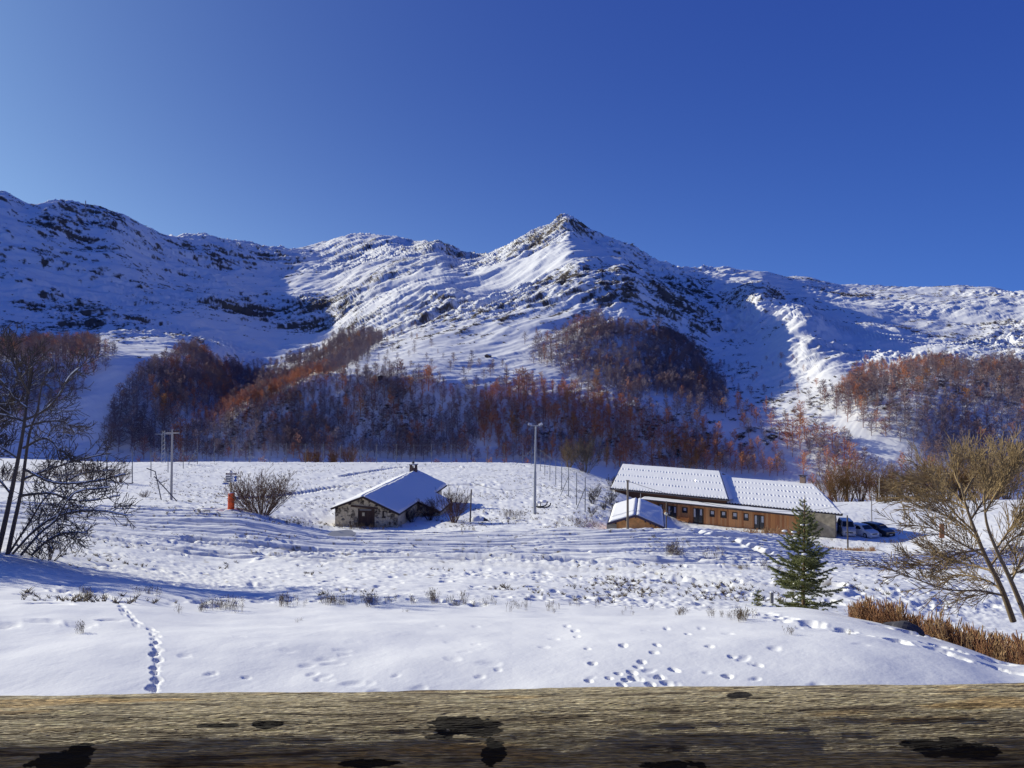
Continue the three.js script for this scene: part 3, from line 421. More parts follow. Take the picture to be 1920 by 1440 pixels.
// --- long timber lodge
{
  const lodge = thing('timber_lodge', 'long timber clad lodge with a stepped snow covered tile roof', 'building', V(42.1, -20.3, -100)); lodge.rotation.y = -.663;
  const wx = (px) => { const r = (px - CX) / FOCAL; return (100 * r - 42.1) / (.788 + .616 * r); };
  const wy = (px, py) => { const d = 100 - .616 * wx(px); return -(py - CY) / FOCAL * d + 20.3; };
  const wood = [mat(.62, .27, .09, .8), mat(.52, .215, .075, .8), mat(.68, .32, .12, .8), mat(.45, .18, .065, .82), mat(.58, .29, .12, .8)];
  const brown = mat(.16, .075, .038, .85), dark = mat(.030, .022, .030, .8), concrete = new THREE.MeshStandardMaterial({ map: noiseTex(128, 128, [.58, .54, .46], .2, 8, [.1, .1, .1]), roughness: .95, side: THREE.DoubleSide });
  const glassDark = mat(.02, .022, .03, .15), deck = mat(.085, .085, .095, .9), frameM = mat(.05, .03, .02, .7), glass = new THREE.MeshStandardMaterial({ color: rgb(.03, .035, .045), roughness: .08, metalness: 0, side: THREE.DoubleSide }), blind = mat(.55, .57, .6, .7);
  // carcass
  const X0 = -33, X1 = 0;
  part('rear_wall', box(29, 5.2, .3, -18.5, 1.1, -12.9), brown, lodge);
  const end = (x, name, m) => { const g = polyWall([[0, -1.8], [-13.1, -1.8], [-13.1, 3.1], [-6.5, 6.1], [0, 3.1]], .3); g.rotateY(-Math.PI / 2); g.computeBoundingBox(); g.translate(x - g.boundingBox.min.x, 0, -13.1 - g.boundingBox.min.z); return part(name, g, m, lodge); };
  end(X0, 'end_wall', brown);
  part('end_wall', beam(V(-.16, .6, -.1), V(-3.9, .6, -12.6), .3, 4.6), concrete, lodge);
  part('end_window', box(.06, .7, 1.0, -.62, 2.1, -1.9), glassDark, lodge);
  part('upper_wall', box(18.2, 1.5, .2, -24.1, 3.0, -.35), brown, lodge);
  part('base_wall', box(33, 2.0, .3, -16.6, -1.1, -.2), concrete, lodge);
  part('plinth', box(6.6, 4.6, .5, -30.0, .1, .12), concrete, lodge);
  part('service_wall', box(4.2, 4.9, .3, -2.2, .82, .06), concrete, lodge);
  // openings, from the photograph's places along the wall
  const op = [['window', 1235, 1243, 945, 958], ['glazed_door', 1252, 1269, 948.5, 974], ['window', 1280, 1288.5, 951, 961.5], ['glazed_door', 1299.5, 1318, 953, 978], ['window', 1331, 1340.5, 957, 969], ['window', 1352, 1361.5, 958.5, 971], ['window', 1373, 1383, 960.5, 973.5], ['window', 1394.5, 1404, 962.5, 976], ['glazed_door', 1414, 1433.5, 966, 988]].map(([n, a, b, c, e]) => { const x0 = wx(a), x1 = wx(b), m = (a + b) / 2; return { n, x0, x1, y1: wy(m, c), y0: n === 'window' ? wy(m, e) : .05 }; });
  // vertical boards, cut where an opening is
  const wallTop = 3.02, x0 = -27.6, x1 = -4.3, bw = .30; let id = 0; reseed(611); const kinds = wood.map(() => []);
  for (let x = x0; x < x1; x += bw + .012) { const cx = x + bw / 2, o = op.find((q) => cx > q.x0 - .02 && cx < q.x1 + .02), k = Math.floor(rnd() * 5), z = .02 + rr(0, .014);
    const put = (a, b) => { if (b - a > .04) kinds[k].push(box(bw, b - a, .05, cx, (a + b) / 2, z)); };
    if (o) { put(-.05, o.y0 - .02); put(o.y1 + .02, wallTop); } else put(-.05, wallTop); }
  const clad = new THREE.Group(); clad.name = 'cladding'; lodge.add(clad); kinds.forEach((k, i) => { const m = part('board', k, wood[i], clad); m.userData.kind = 'stuff'; });
  part('back_lining', box(23.4, 3.1, .08, -15.9, 1.5, -.16), mat(.34, .22, .12), lodge);
  for (const o of op) { const w = o.x1 - o.x0, h = o.y1 - o.y0, cx = (o.x0 + o.x1) / 2, cyy = (o.y0 + o.y1) / 2; const f = part(o.n, [box(w, .09, .14, cx, o.y1 - .045, .02), box(w, .09, .14, cx, o.y0 + .045, .02), box(.09, h - .18, .14, o.x0 + .045, cyy, .02), box(.09, h - .18, .14, o.x1 - .045, cyy, .02), ...(o.n === 'window' ? [] : [box(.07, h - .18, .1, cx, cyy, .02)])], frameM, lodge);
    if (o.n === 'window') part('pane', box(w - .18, h - .18, .02, cx, cyy, -.02), glass, f); else { const q = (w - .25) / 2; part('pane', box(q, h - .18, .02, cx - .035 - q / 2, cyy, -.02), glass, f); part('pane', box(q, h - .18, .02, cx + .035 + q / 2, cyy, -.02), glass, f); part('curtain', box(q * .5, h * .55, .015, cx - .06 - q * .75, o.y1 - .1 - h * .275, .0), blind, f); part('curtain', box(q * .5, h * .4, .015, cx + .1 + q * .6, o.y1 - .1 - h * .2, .0), blind, f); }
    if (o.n === 'window') part('curtain', box((w - .2) * .8, h * .5, .012, cx, o.y1 - .09 - h * .25, .0), blind, f); }
  part('terrace', box(24, .5, 2.2, -15.6, -.32, 1.1), deck, lodge);
  // canopy strip under the eaves
  const cy = (x, z) => 3.10 - .13 * (z - .3) ; 
  const can = part('canopy', [slab([[-28, -.2], [-4, -.2], [-4, 1.25], [-28, 1.25]], cy, .12), box(24, .16, .05, -16, 2.86, 1.28)], dark, lodge);
  part('snow_cover', snowSheet(0, 0, 0, 0, 120, 10, cy, (u, v) => [lerp(-27.95, -4.05, u), lerp(1.2, -.15, v)], (x, z) => .10 + .03 * fbm(x * .8, z * 2, 2)), snowMat, can);
  // roofs
  function roofBlock(eL, eR, rL, rR, ye, zf, yr, rows, name, bR = eR) {
    const zr = -6.5, zb = -13.6, sl = (yr - ye) / (zf - zr), f = (x, z) => z > zr ? yr - sl * (z - zr) : yr - sl * (zr - z);
    const tri = (pts) => slab(pts, f, .16);
    const r = part('roof', [tri([[eL, zf], [eR, zf], [rR, zr], [rL, zr]]), tri([[rL, zr], [rR, zr], [bR, zb], [eL, zb]])], dark, lodge); r.userData.label = name;
    if (rR < eR - .5) { const hp = new THREE.BufferGeometry(); hp.setAttribute('position', new THREE.Float32BufferAttribute([eR, ye + .02, zf, bR, f(0, zb) + .02, zb, rR, yr + .02, zr], 3)); hp.setAttribute('uv', new THREE.Float32BufferAttribute([0, 0, 1, 0, .5, 1], 2)); hp.computeVertexNormals(); part('hip', hp, snowMat, r); }
    const n = rows, cover = (u, v) => { const z = lerp(zf - .02, zr, v), a = lerp(eL + .1, rL + .05, v), b = lerp(eR - .1, rR - .05, v); return [lerp(a, b, u), z]; };
    part('snow_cover', snowSheet(0, 0, 0, 0, 250, 64, f, cover, (x, z, u, v) => { const s = v * n, k = s - Math.floor(s), tooth = sm(0, .22, k), scal = .5 + .5 * Math.cos(x * Math.PI * 2 / .52); const dot = sm(.25, .6, scal) * sm(.0, .03, k) * (1 - sm(.13, .2, k)); return .17 + .02 * fbm(x * .7, z * .7, 2) - .05 * k - (v > .03 && v < .97 ? .115 * dot * (.45 + .8 * sm(-.3, .35, fbm(x * 1.7, v * 9, 2))) : 0) - .05 * (1 - sm(0, .06, k)); }), snowMat, r);
    part('snow_cover', snowSheet(0, 0, 0, 0, 60, 20, f, (u, v) => { const z = lerp(zr - .01, zb + .05, v), a = lerp(rL + .05, eL + .1, v), b = lerp(rR - .05, bR - .1, v); return [lerp(a, b, u), z]; }, (x, z) => .12 + .03 * fbm(x * .7, z * .7, 2)), snowMat, r);
    // gutter and the dark tile edge that shows along the eaves
    part('gutter', [beam(V(eL, ye - .14, zf + .06), V(eR, ye - .14, zf + .06), .1, .1)], mat(.10, .095, .10, .6), r);
    const tl = []; for (let x = eL + .15; x < eR; x += .42) { const g = new THREE.CylinderGeometry(.11, .11, .35, 6, 1, false); g.rotateX(Math.PI / 2); g.translate(x, ye + .02, zf - .1); tl.push(g); } const te = part('tile_edge', tl, dark, r); te.userData.kind = 'stuff';
    return r;
  }
  roofBlock(-33.8, -14.4, -35.4, -18.6, 3.95, .15, 7.1, 4, 'higher roof over the older half');
  roofBlock(-17.2, .7, -19.2, -4.9, 3.36, -.35, 6.25, 5, 'lower hipped roof over the newer half', -4.2);
  part('roof_end_wall', (() => { const g = new THREE.BufferGeometry(); g.setAttribute('position', new THREE.Float32BufferAttribute([-15.2, 3.0, 0, -15.2, 3.0, -13, -18.2, 6.85, -6.5, -15.0, 3.9, 0, -15.0, 3.9, -13, -18.2, 6.85, -6.5], 3)); g.setAttribute('uv', new THREE.Float32BufferAttribute(new Array(12).fill(0), 2)); g.computeVertexNormals(); return g; })(), brown, lodge);
  const ch = part('chimney', box(.7, 1.1, .6, -6.3, 6.6, -6.6), mat(.32, .22, .16), lodge); part('chimney_cowl', [box(1.0, .08, .9, -6.3, 7.32, -6.6), box(.08, .2, .08, -6.6, 7.2, -6.4), box(.08, .2, .08, -6.0, 7.2, -6.4), box(.08, .2, .08, -6.6, 7.2, -6.8), box(.08, .2, .08, -6.0, 7.2, -6.8)], dark, ch);
  part('downpipe', [bar(V(wx(1203), 3.6, .3), V(wx(1203), 2.0, .3), .05)], mat(.5, .5, .5, .4), lodge);
  for (const px of [1218, 1260, 1309, 1432]) part('wall_lamp', [box(.3, .12, .12, wx(px), 2.72, .12)], mat(.55, .5, .42), lodge);
  // bench on the terrace: a thing of its own
  lodge.updateMatrixWorld(true); const b0 = V(wx(1284), -.07, .75).applyMatrix4(lodge.matrixWorld);
  const bench = thing('wooden_bench', 'wooden bench under the curtained window on the lodge terrace', 'bench', b0); bench.rotation.y = -.663; const bm = mat(.40, .165, .055, .8);
  for (let i = 0; i < 3; i++) part('seat_slat', box(1.8, .04, .12, 0, .44, .14 * i - .1), bm, bench);
  for (let i = 0; i < 3; i++) part('back_slat', box(1.8, .11, .035, 0, .6 + i * .16, -.24), bm, bench);
  for (const s of [-1, 1]) { part('leg', box(.07, .44, .07, s * .85, .22, .18), bm, bench); part('leg', box(.07, 1.0, .07, s * .85, .5, -.2), bm, bench); part('armrest', box(.06, .05, .5, s * .85, .66, 0), bm, bench); }
}
// --- huts far up the slope
function mountainPoint(px, py) { let best = null, bd = 1e9; for (const [x, y, k] of mVis) { const e = (x - px) ** 2 + (y - py) ** 2; if (e < bd) { bd = e; best = k; } } const P = mGeo.attributes.position; return V(P.getX(best), P.getY(best), P.getZ(best)); }
for (const [px, py, w, ry, lab] of [[712, 709, 7.5, .3, 'small dark hut at the upper edge of the wood beside bare trees'], [915, 670, 7, -.4, 'small stone hut alone on the open snow slope'], [838, 594, 6, .2, 'tiny dark hut high on the sunlit snow slope']]) {
  const p = mountainPoint(px, py), k = -p.z / 600, hut = thing('mountain_hut', lab, 'hut', p); hut.rotation.y = ry; const W = w * k * .55, H = W * .42;
  part('wall', polyWall([[-W / 2, -H], [W / 2, -H], [W / 2, H], [0, H + W * .24], [-W / 2, H]], W * 1.1).translate(0, 0, -W * .55), mat(.13, .095, .08), hut);
  const f = (x) => H + W * .27 - .48 * Math.abs(x); part('roof', [slab([[0, W * .65], [-W * .62, W * .65], [-W * .62, -W * .65], [0, -W * .65]], f, W * .05), slab([[0, W * .65], [W * .62, W * .65], [W * .62, -W * .65], [0, -W * .65]], f, W * .05)], snowMat, hut);
  part('door', box(W * .2, H * 1.1, .1, 0, 0, W * .555), mat(.03, .02, .02), hut);
}
{ const p = mountainPoint(1066, 420); const s = -p.z / 1444; const c = thing('summit_cross', 'thin pale cross standing on the pointed summit', 'cross', p.clone().add(V(0, -3 * s, 0))); part('post', bar(V(0, 0, 0), V(0, 17 * s, 0), 1.0 * s, .8 * s, 6), mat(.6, .6, .62), c); part('crossbar', bar(V(-3 * s, 11.5 * s, 0), V(3 * s, 11.5 * s, 0), .5 * s, .5 * s, 6), mat(.6, .6, .62), c); }
{ const p = mountainPoint(159, 396), s = -p.z / 1444; const a = thing('radio_mast', 'tall radio mast with a small cabin on the snowy ridge', 'mast', p.clone().add(V(0, -2 * s, 0))); part('mast', bar(V(2 * s, 0, 0), V(2 * s, 22 * s, 0), 1.2 * s, .8 * s, 6), mat(.3, .3, .32), a); part('cabin', box(6 * s, 6 * s, 4 * s, -2 * s, 3 * s, 0), mat(.16, .15, .16), a); part('antenna', bar(V(2 * s, 14 * s, 0), V(3.4 * s, 14 * s, 0), .3 * s), mat(.3, .3, .32), a); }
for (const [px, lab] of [[93, 'small ski lift pylon on the ridge, the one farther from the mast'], [112, 'small ski lift pylon on the ridge, the one nearer the mast']]) { const p = mountainPoint(px, 391), s = -p.z / 1444; const a = thing('lift_pylon', lab, 'pylon', p.clone().add(V(0, -2 * s, 0)), 'ski lift pylons'); part('post', bar(V(0, 0, 0), V(0, 7 * s, 0), .5 * s, .4 * s, 5), mat(.25, .25, .27), a); part('crossarm', bar(V(-3 * s, 6.6 * s, 0), V(3 * s, 6.6 * s, 0), .4 * s), mat(.25, .25, .27), a); }
// ---------------------------------------------------------------- poles, fences, sign, cars, rocks
const steel = mat(.34, .36, .39, .5), greyPole = mat(.30, .31, .33, .6), darkPole = mat(.10, .085, .075, .9), woodPole = mat(.17, .14, .115, .9);
const gy = (px, py) => { const d = groundD(px, py); return onGround(px, d); };
const toH = (p, px) => px * -p.z / FOCAL;                         // pixels of height to metres at a point's distance
{ // marker post with an orange crash pad
  const b = onGround(433, 67, .1), s = thing('piste_signpost', 'signpost with stacked direction boards and an orange crash pad at its foot', 'signpost', b);
  const post = bar(V(0, 0, 0), V(0, 3.55, 0), .075, .07, 10); part('post', post, mat(.36, .28, .17, .85), s);
  const pad = new THREE.CylinderGeometry(.27, .285, 1.72, 22, 8); { const p = pad.attributes.position; for (let i = 0; i < p.count; i++) { const a = Math.atan2(p.getZ(i), p.getX(i)), k = 1 + .03 * Math.sin(a * 5 + 1) + .02 * noise(p.getY(i) * 2, a); p.setX(i, p.getX(i) * k + .03 * (p.getY(i) + .9)); p.setZ(i, p.getZ(i) * k); } pad.computeVertexNormals(); } pad.translate(0, .9, 0);
  const pm = part('crash_pad', pad, mat(.80, .10, .018, .55), s); const cap = new THREE.CylinderGeometry(.2, .27, .08, 18); cap.translate(.05, 1.79, 0); part('snow_cap', cap, snowMat, pm);
  for (const y of [.5, 1.25]) { const st = new THREE.TorusGeometry(.29, .012, 5, 24); st.rotateX(Math.PI / 2); st.translate(.01 + .02 * y, y, 0); part('strap', st, mat(.3, .04, .01), pm); }
  const wht = mat(.72, .74, .76, .5), blu = mat(.02, .10, .42, .5), brd = mat(.12, .05, .05, .6);
  const board = (y, x0, x1, m, h = .19, arrow = 0) => { const sh = new THREE.Shape(); sh.moveTo(x0, -h / 2); sh.lineTo(x1, -h / 2); if (arrow > 0) sh.lineTo(x1 + .14, 0); sh.lineTo(x1, h / 2); sh.lineTo(x0, h / 2); if (arrow < 0) sh.lineTo(x0 - .14, 0); sh.closePath(); const g = new THREE.ExtrudeGeometry(sh, { depth: .03, bevelEnabled: false }); g.translate(0, y, .075); return part('board', g, m, s); };
  const stripe = (bd, y, x0, x1, m) => part('lettering', box(x1 - x0, .05, .004, (x0 + x1) / 2, y, .108), m, bd);
  const bk = mat(.06, .06, .09, .6);
  const b1 = board(3.42, -.42, .46, brd, .15, 1); stripe(b1, 3.42, -.3, .35, wht);
  for (const y of [3.2, 2.99, 2.78]) { const q = board(y, -.42, .26, wht, .185); stripe(q, y + .03, -.36, .16, bk); stripe(q, y - .045, -.36, .0, bk); }
  for (const y of [3.12, 2.86]) { const c = new THREE.CylinderGeometry(.125, .125, .03, 18); c.rotateX(Math.PI / 2); c.translate(.42, y, .09); part('round_sign', c, blu, s); }
  board(2.57, -.62, -.16, blu, .13, -1);
  const top = new THREE.ConeGeometry(.14, .2, 4); top.translate(0, 3.66, 0); part('post_cap', top, darkPole, s); const sb = new THREE.SphereGeometry(.14, 10, 6); sb.scale(1.1, .6, 1); sb.translate(0, 3.56, 0); part('snow_cap', sb, snowMat, s);
}
{ // floodlight
  const b = onGround(1002.5, 86, .15), p = thing('floodlight_pole', 'tall steel pole with two floodlights at the edge of the field', 'lamp post', b), H = 10.05;
  part('pole', [bar(V(0, 0, 0), V(.05, 4.9, 0), .17, .15, 12), bar(V(.05, 4.9, 0), V(.13, H, 0), .12, .085, 12)], steel, p);
  part('crossarm', bar(V(-.55, H - .03, 0), V(.75, H - .03, 0), .04), mat(.55, .56, .58, .4), p);
  for (const [x, r] of [[-.5, .3], [.68, -.5]]) { const g = new RoundedBoxGeometry(.42, .3, .16, 2, .03); g.rotateX(-.7); g.rotateZ(-r); g.translate(x, H + .12, .05); const l = part('floodlight', g, mat(.6, .61, .63, .4), p); const f = box(.34, .22, .02); f.rotateX(-.7); f.rotateZ(-r); f.translate(x, H + .07, .16); part('lens', f, mat(.25, .26, .28, .1), l); }
  part('hatch', box(.12, .4, .05, 0, 1.2, .16), greyPole, p);
}
{ // power pole with crossarm
  const b = onGround(321, 78, .2), p = thing('power_pole', 'concrete power pole with a crossarm and insulators beside the field', 'power pole', b); const H = toH(b, 134);
  part('pole', bar(V(0, 0, 0), V(.12, H, 0), .14, .09, 8), mat(.42, .40, .37, .85), p);
  part('crossarm', box(1.35, .11, .11, .12, H - .32, .02), mat(.5, .46, .40, .8), p);
  for (let i = 0; i < 6; i++) { const x = .12 + (i - 2.5) * .25, g = new THREE.CylinderGeometry(.035, .05, .2, 8); g.translate(x, H - .12, .02); part('insulator', g, mat(.06, .05, .06, .4), p); }
}
{ const b = onGround(306.5, 150, .2), p = thing('lattice_pole', 'slim lattice pole behind the power pole', 'pole', b), H = toH(b, 62); for (const s of [-1, 1]) part('upright', bar(V(s * .35, 0, 0), V(s * .2, H, 0), .06), greyPole, p); for (let i = 0; i < 8; i++) part('brace', bar(V(-.34, H * i / 8, 0), V(.33, H * (i + 1) / 8, 0), .035), greyPole, p); part('crossarm', bar(V(-1.6, H * .9, 0), V(1.6, H * .9, 0), .06), greyPole, p); }
// plain posts
function pole(px, d, hpx, lean, r, m, name, label) { const b = onGround(px, d, .2), H = toH(b, hpx) + .2; const g = thing(name, label, 'pole', b); part('shaft', bar(V(0, 0, 0), V(lean * H, H, 0), r, r * .75, 7), m, g); return g; }
pole(881.5, 78, 62, .035, .09, woodPole, 'wooden_pole', 'dark wooden pole beside the bush and the snowy boulder right of the barn');
{ const g = pole(1177, 62.5, 92, 0, .11, woodPole, 'wooden_pole', 'weathered wooden pole standing in front of the ochre shed'); part('pole_cap', box(.26, .05, .26, 0, toH(g.position, 92) + .22, 0), darkPole, g); }
{ const g = pole(1249, 68, 68, .01, .075, darkPole, 'lantern_post', 'thin dark post with a round lantern between shed and lodge'); const H = toH(g.position, 68); const s = new THREE.SphereGeometry(.16, 12, 9); s.translate(-.02, H * .72, .1); part('lantern', s, mat(.5, .48, .42, .4), g); part('bracket', bar(V(.01, H * .72, 0), V(.5, H * .8, 0), .03), darkPole, g); }
pole(1590, 91, 66, -.02, .10, darkPole, 'wooden_pole', 'wooden pole standing in front of the silver van');
pole(1634.5, 113, 58, -.01, .09, mat(.36, .34, .33, .8), 'wooden_pole', 'pale pole standing behind the black car');
pole(1648, 150, 46, .02, .11, mat(.4, .37, .33, .8), 'wooden_pole', 'pale pole in front of the golden shrubs beyond the car park');
{ const b = onGround(1447, 25.4, .1), g = thing('short_post', 'short grey wooden stake in the snow beside the spruce', 'post', b); const h = toH(b, 26); const s = new RoundedBoxGeometry(.1, h, .1, 2, .015); s.translate(0, h / 2, 0); part('stake', s, mat(.20, .20, .21, .9), g); part('snow_cap', box(.09, .03, .09, 0, h + .01, 0), snowMat, g); }
{ const b = onGround(1262, 66, .1), g = thing('orange_marker', 'rusty marker box on a post right of the car park', 'marker', onGround(1766, 82, .1)); part('post', bar(V(0, 0, 0), V(0, 1.6, 0), .05), darkPole, g); part('plate', box(.5, 1.5, .12, 0, 1.9, 0), mat(.30, .12, .05, .8), g); }
// tall wire fences round the playing field
function fence(name, label, posts, h, wires) {
  const b0 = onGround(posts[0][0], posts[0][1]), f = thing(name, label, 'fence', b0), tops = [];
  for (const [px, d] of posts) { const p = onGround(px, d, .15).sub(b0); part('post', bar(p, p.clone().add(V(.02, h + .15, 0)), .065, .05, 6), mat(.16, .17, .19, .6), f); tops.push(p); }
  for (let i = 0; i < tops.length - 1; i++) for (const w of wires) { const m = part('wire', bar(tops[i].clone().add(V(0, w * h, 0)), tops[i + 1].clone().add(V(0, w * h, 0)), .014, .014, 3), mat(.22, .23, .25, .5), f); }
  return { f, tops };
}
{
  const R = [[997, 872], [1013, 883], [1021.5, 892], [1031, 901], [1042, 909], [1053, 920], [1066, 932], [1081, 947], [1097, 960]].map(([px, py]) => [px, groundD(px, py)]);
  const { f, tops } = fence('tall_wire_fence', 'tall wire fence running down the field beside the floodlight', R, 4.0, [.33, .66, .985]);
  part('brace', bar(tops[0].clone().add(V(0, 3.2, 0)), tops[0].clone().add(V(-3.3, .3, 1)), .05), mat(.16, .17, .19, .6), f); part('brace', bar(tops[8].clone().add(V(0, 2.9, 0)), tops[8].clone().add(V(-.95, .1, -1.2)), .05), mat(.13, .14, .15, .6), f); part('brace', bar(tops[6].clone().add(V(0, 2.8, 0)), tops[6].clone().add(V(-1.0, .1, -1.2)), .05), mat(.13, .14, .15, .6), f);
  const B = []; for (let px = 402; px <= 985; px += 34) B.push([px + 2 * Math.sin(px), 153 + (px - 402) * .012]);
  fence('tall_wire_fence', 'tall wire fence along the far edge of the playing field', B, 3.9, [.33, .66, .985]);
  const Lf = [[248, 906], [283, 895], [315, 886], [343.5, 878], [370, 871]].map(([px, py]) => [px, groundD(px, py)]);
  const lf = fence('tall_wire_fence', 'tall wire fence at the corner of the field behind the power pole', [[200, groundD(205, 917)], ...Lf], 4.3, [.33, .66]);
  part('brace', bar(lf.tops[5].clone().add(V(0, 3, 0)), lf.tops[5].clone().add(V(-1.6, .2, .3)), .05), mat(.13, .14, .15, .6), lf.f);
}
{ // collapsed metal frame below the power pole
  const o = onGround(303, 77), g = thing('collapsed_frame', 'collapsed dark metal frame leaning below the power pole', 'frame', o), q = (px, py, d = 77) => at(px, py, d).sub(o);
  for (const [a, b, c, e] of [[303, 940, 291, 884], [291, 884, 275, 878], [289, 893, 341, 950], [298, 906, 313, 901], [341, 945, 318, 940], [332, 951, 340, 947]]) part('tube', bar(q(a, b), q(c, e), .05, .05, 6), mat(.075, .075, .095, .6), g);
}
// overhead wires
function wire(name, label, a, b, sag) { const pts = []; for (let i = 0; i <= 14; i++) { const t = i / 14; pts.push(a.clone().lerp(b, t).add(V(0, -sag * 4 * t * (1 - t), 0))); } const g = new THREE.TubeGeometry(new THREE.CatmullRomCurve3(pts), 40, .016, 4); single(name, g, mat(.05, .05, .06, .6), label, 'cable'); }
wire('overhead_cable', 'cable from the dark wooden pole to the floodlight pole', at(883, 904, 78), at(1003, 912, 86), .6);
wire('overhead_cable', 'cable from the floodlight pole towards the timber lodge', at(1003, 908, 86), at(1177, 915, 62.6), .5);
wire('overhead_cable', 'cable from the pole at the shed across the lodge roof', at(1177, 902, 62.5), at(1590, 945, 91), 1.6);
// boulder with snow, snow covered machine, puddle, stones
function rock(px, d, w, h, label, snow, sd, name = 'boulder') {
  const b = onGround(px, d, h * .25), g = new THREE.IcosahedronGeometry(1, 4), p = g.attributes.position; for (let i = 0; i < p.count; i++) { const v = V(p.getX(i), p.getY(i), p.getZ(i)), k = 1 + .35 * fbm(v.x * 1.1 + sd, v.y * 1.1 + v.z * .9, 3, .5); p.setXYZ(i, v.x * k * w / 2, v.y * k * h * .75, v.z * k * w / 2.4); } g.computeVertexNormals();
  const r = thing(name, label, 'rock', b); part('stone', g, mat(.06, .058, .07, .9), r);
  if (snow) { const s = new THREE.SphereGeometry(1, 20, 8, 0, 6.3, 0, 1.35); const q = s.attributes.position; for (let i = 0; i < q.count; i++) { const v = V(q.getX(i), q.getY(i), q.getZ(i)), k = 1 + .30 * fbm(v.x * 1.1 + sd, v.y * 1.1 + v.z * .9, 3, .5); q.setXYZ(i, v.x * k * w / 2 * .98 - .1, v.y * k * h * .75 + .07, v.z * k * w / 2.4); } s.computeVertexNormals(); part('snow_cover', s, snowMat, r); }
}
rock(899, 79, 1.9, 1.0, 'dark boulder with a snow cap right of the bush and pole', true, 3.1);
rock(741, 63.5, .75, .3, 'small dark stone on the track below the barn', false, 8.2, 'stone'); rock(950, 62, .7, .3, 'small dark stone on the track below the floodlight pole', false, 5.7, 'stone');
rock(1690, 15.8, .8, .26, 'dark stone at the edge of the dry reeds', false, 9.3, 'stone');
{ const b = onGround(1017, 92, 0), g = thing('snow_covered_sled', 'small dark sled frame half covered in snow beside the floodlight pole', 'sled', b); g.rotation.y = .5;
  const dk = mat(.03, .03, .035, .6); for (const s of [-1, 1]) { part('runner', new THREE.TubeGeometry(new THREE.CatmullRomCurve3([V(-.9, .15, s * .4), V(.5, .1, s * .4), V(.85, .3, s * .4), V(.9, .55, s * .4)]), 16, .07, 6), dk, g); part('upright', box(.08, .5, .08, -.5, .35, s * .4), dk, g); }
  part('cross_bar', beam(V(-.9, .62, 0), V(.8, .62, 0), .12, .12), dk, g); const sn = new RoundedBoxGeometry(.62, .34, .7, 3, .12); sn.translate(.12, .75, 0); part('snow_cover', sn, snowMat, g); const s2 = new RoundedBoxGeometry(.5, .3, .6, 3, .12); s2.translate(-.62, .68, 0); part('snow_cover', s2, snowMat, g); }
{ const b = onGround(641, 60.2), s = new THREE.Shape(); for (let i = 0; i < 30; i++) { const a = i / 30 * 6.283, r = 1 + .25 * noise(Math.cos(a) * 2 + 4, Math.sin(a) * 2); i ? s.lineTo(Math.cos(a) * r * 1.1, Math.sin(a) * r * 1.0) : s.moveTo(r * 1.1, 0); } const g = new THREE.ExtrudeGeometry(s, { depth: .03, bevelEnabled: false }); g.rotateX(-Math.PI / 2); g.rotateX(.14); single('frozen_puddle', g, mat(.34, .33, .31, .35), 'grey frozen puddle on the track in front of the barn', 'puddle', null, null, b.add(V(0, .06, 0))); }
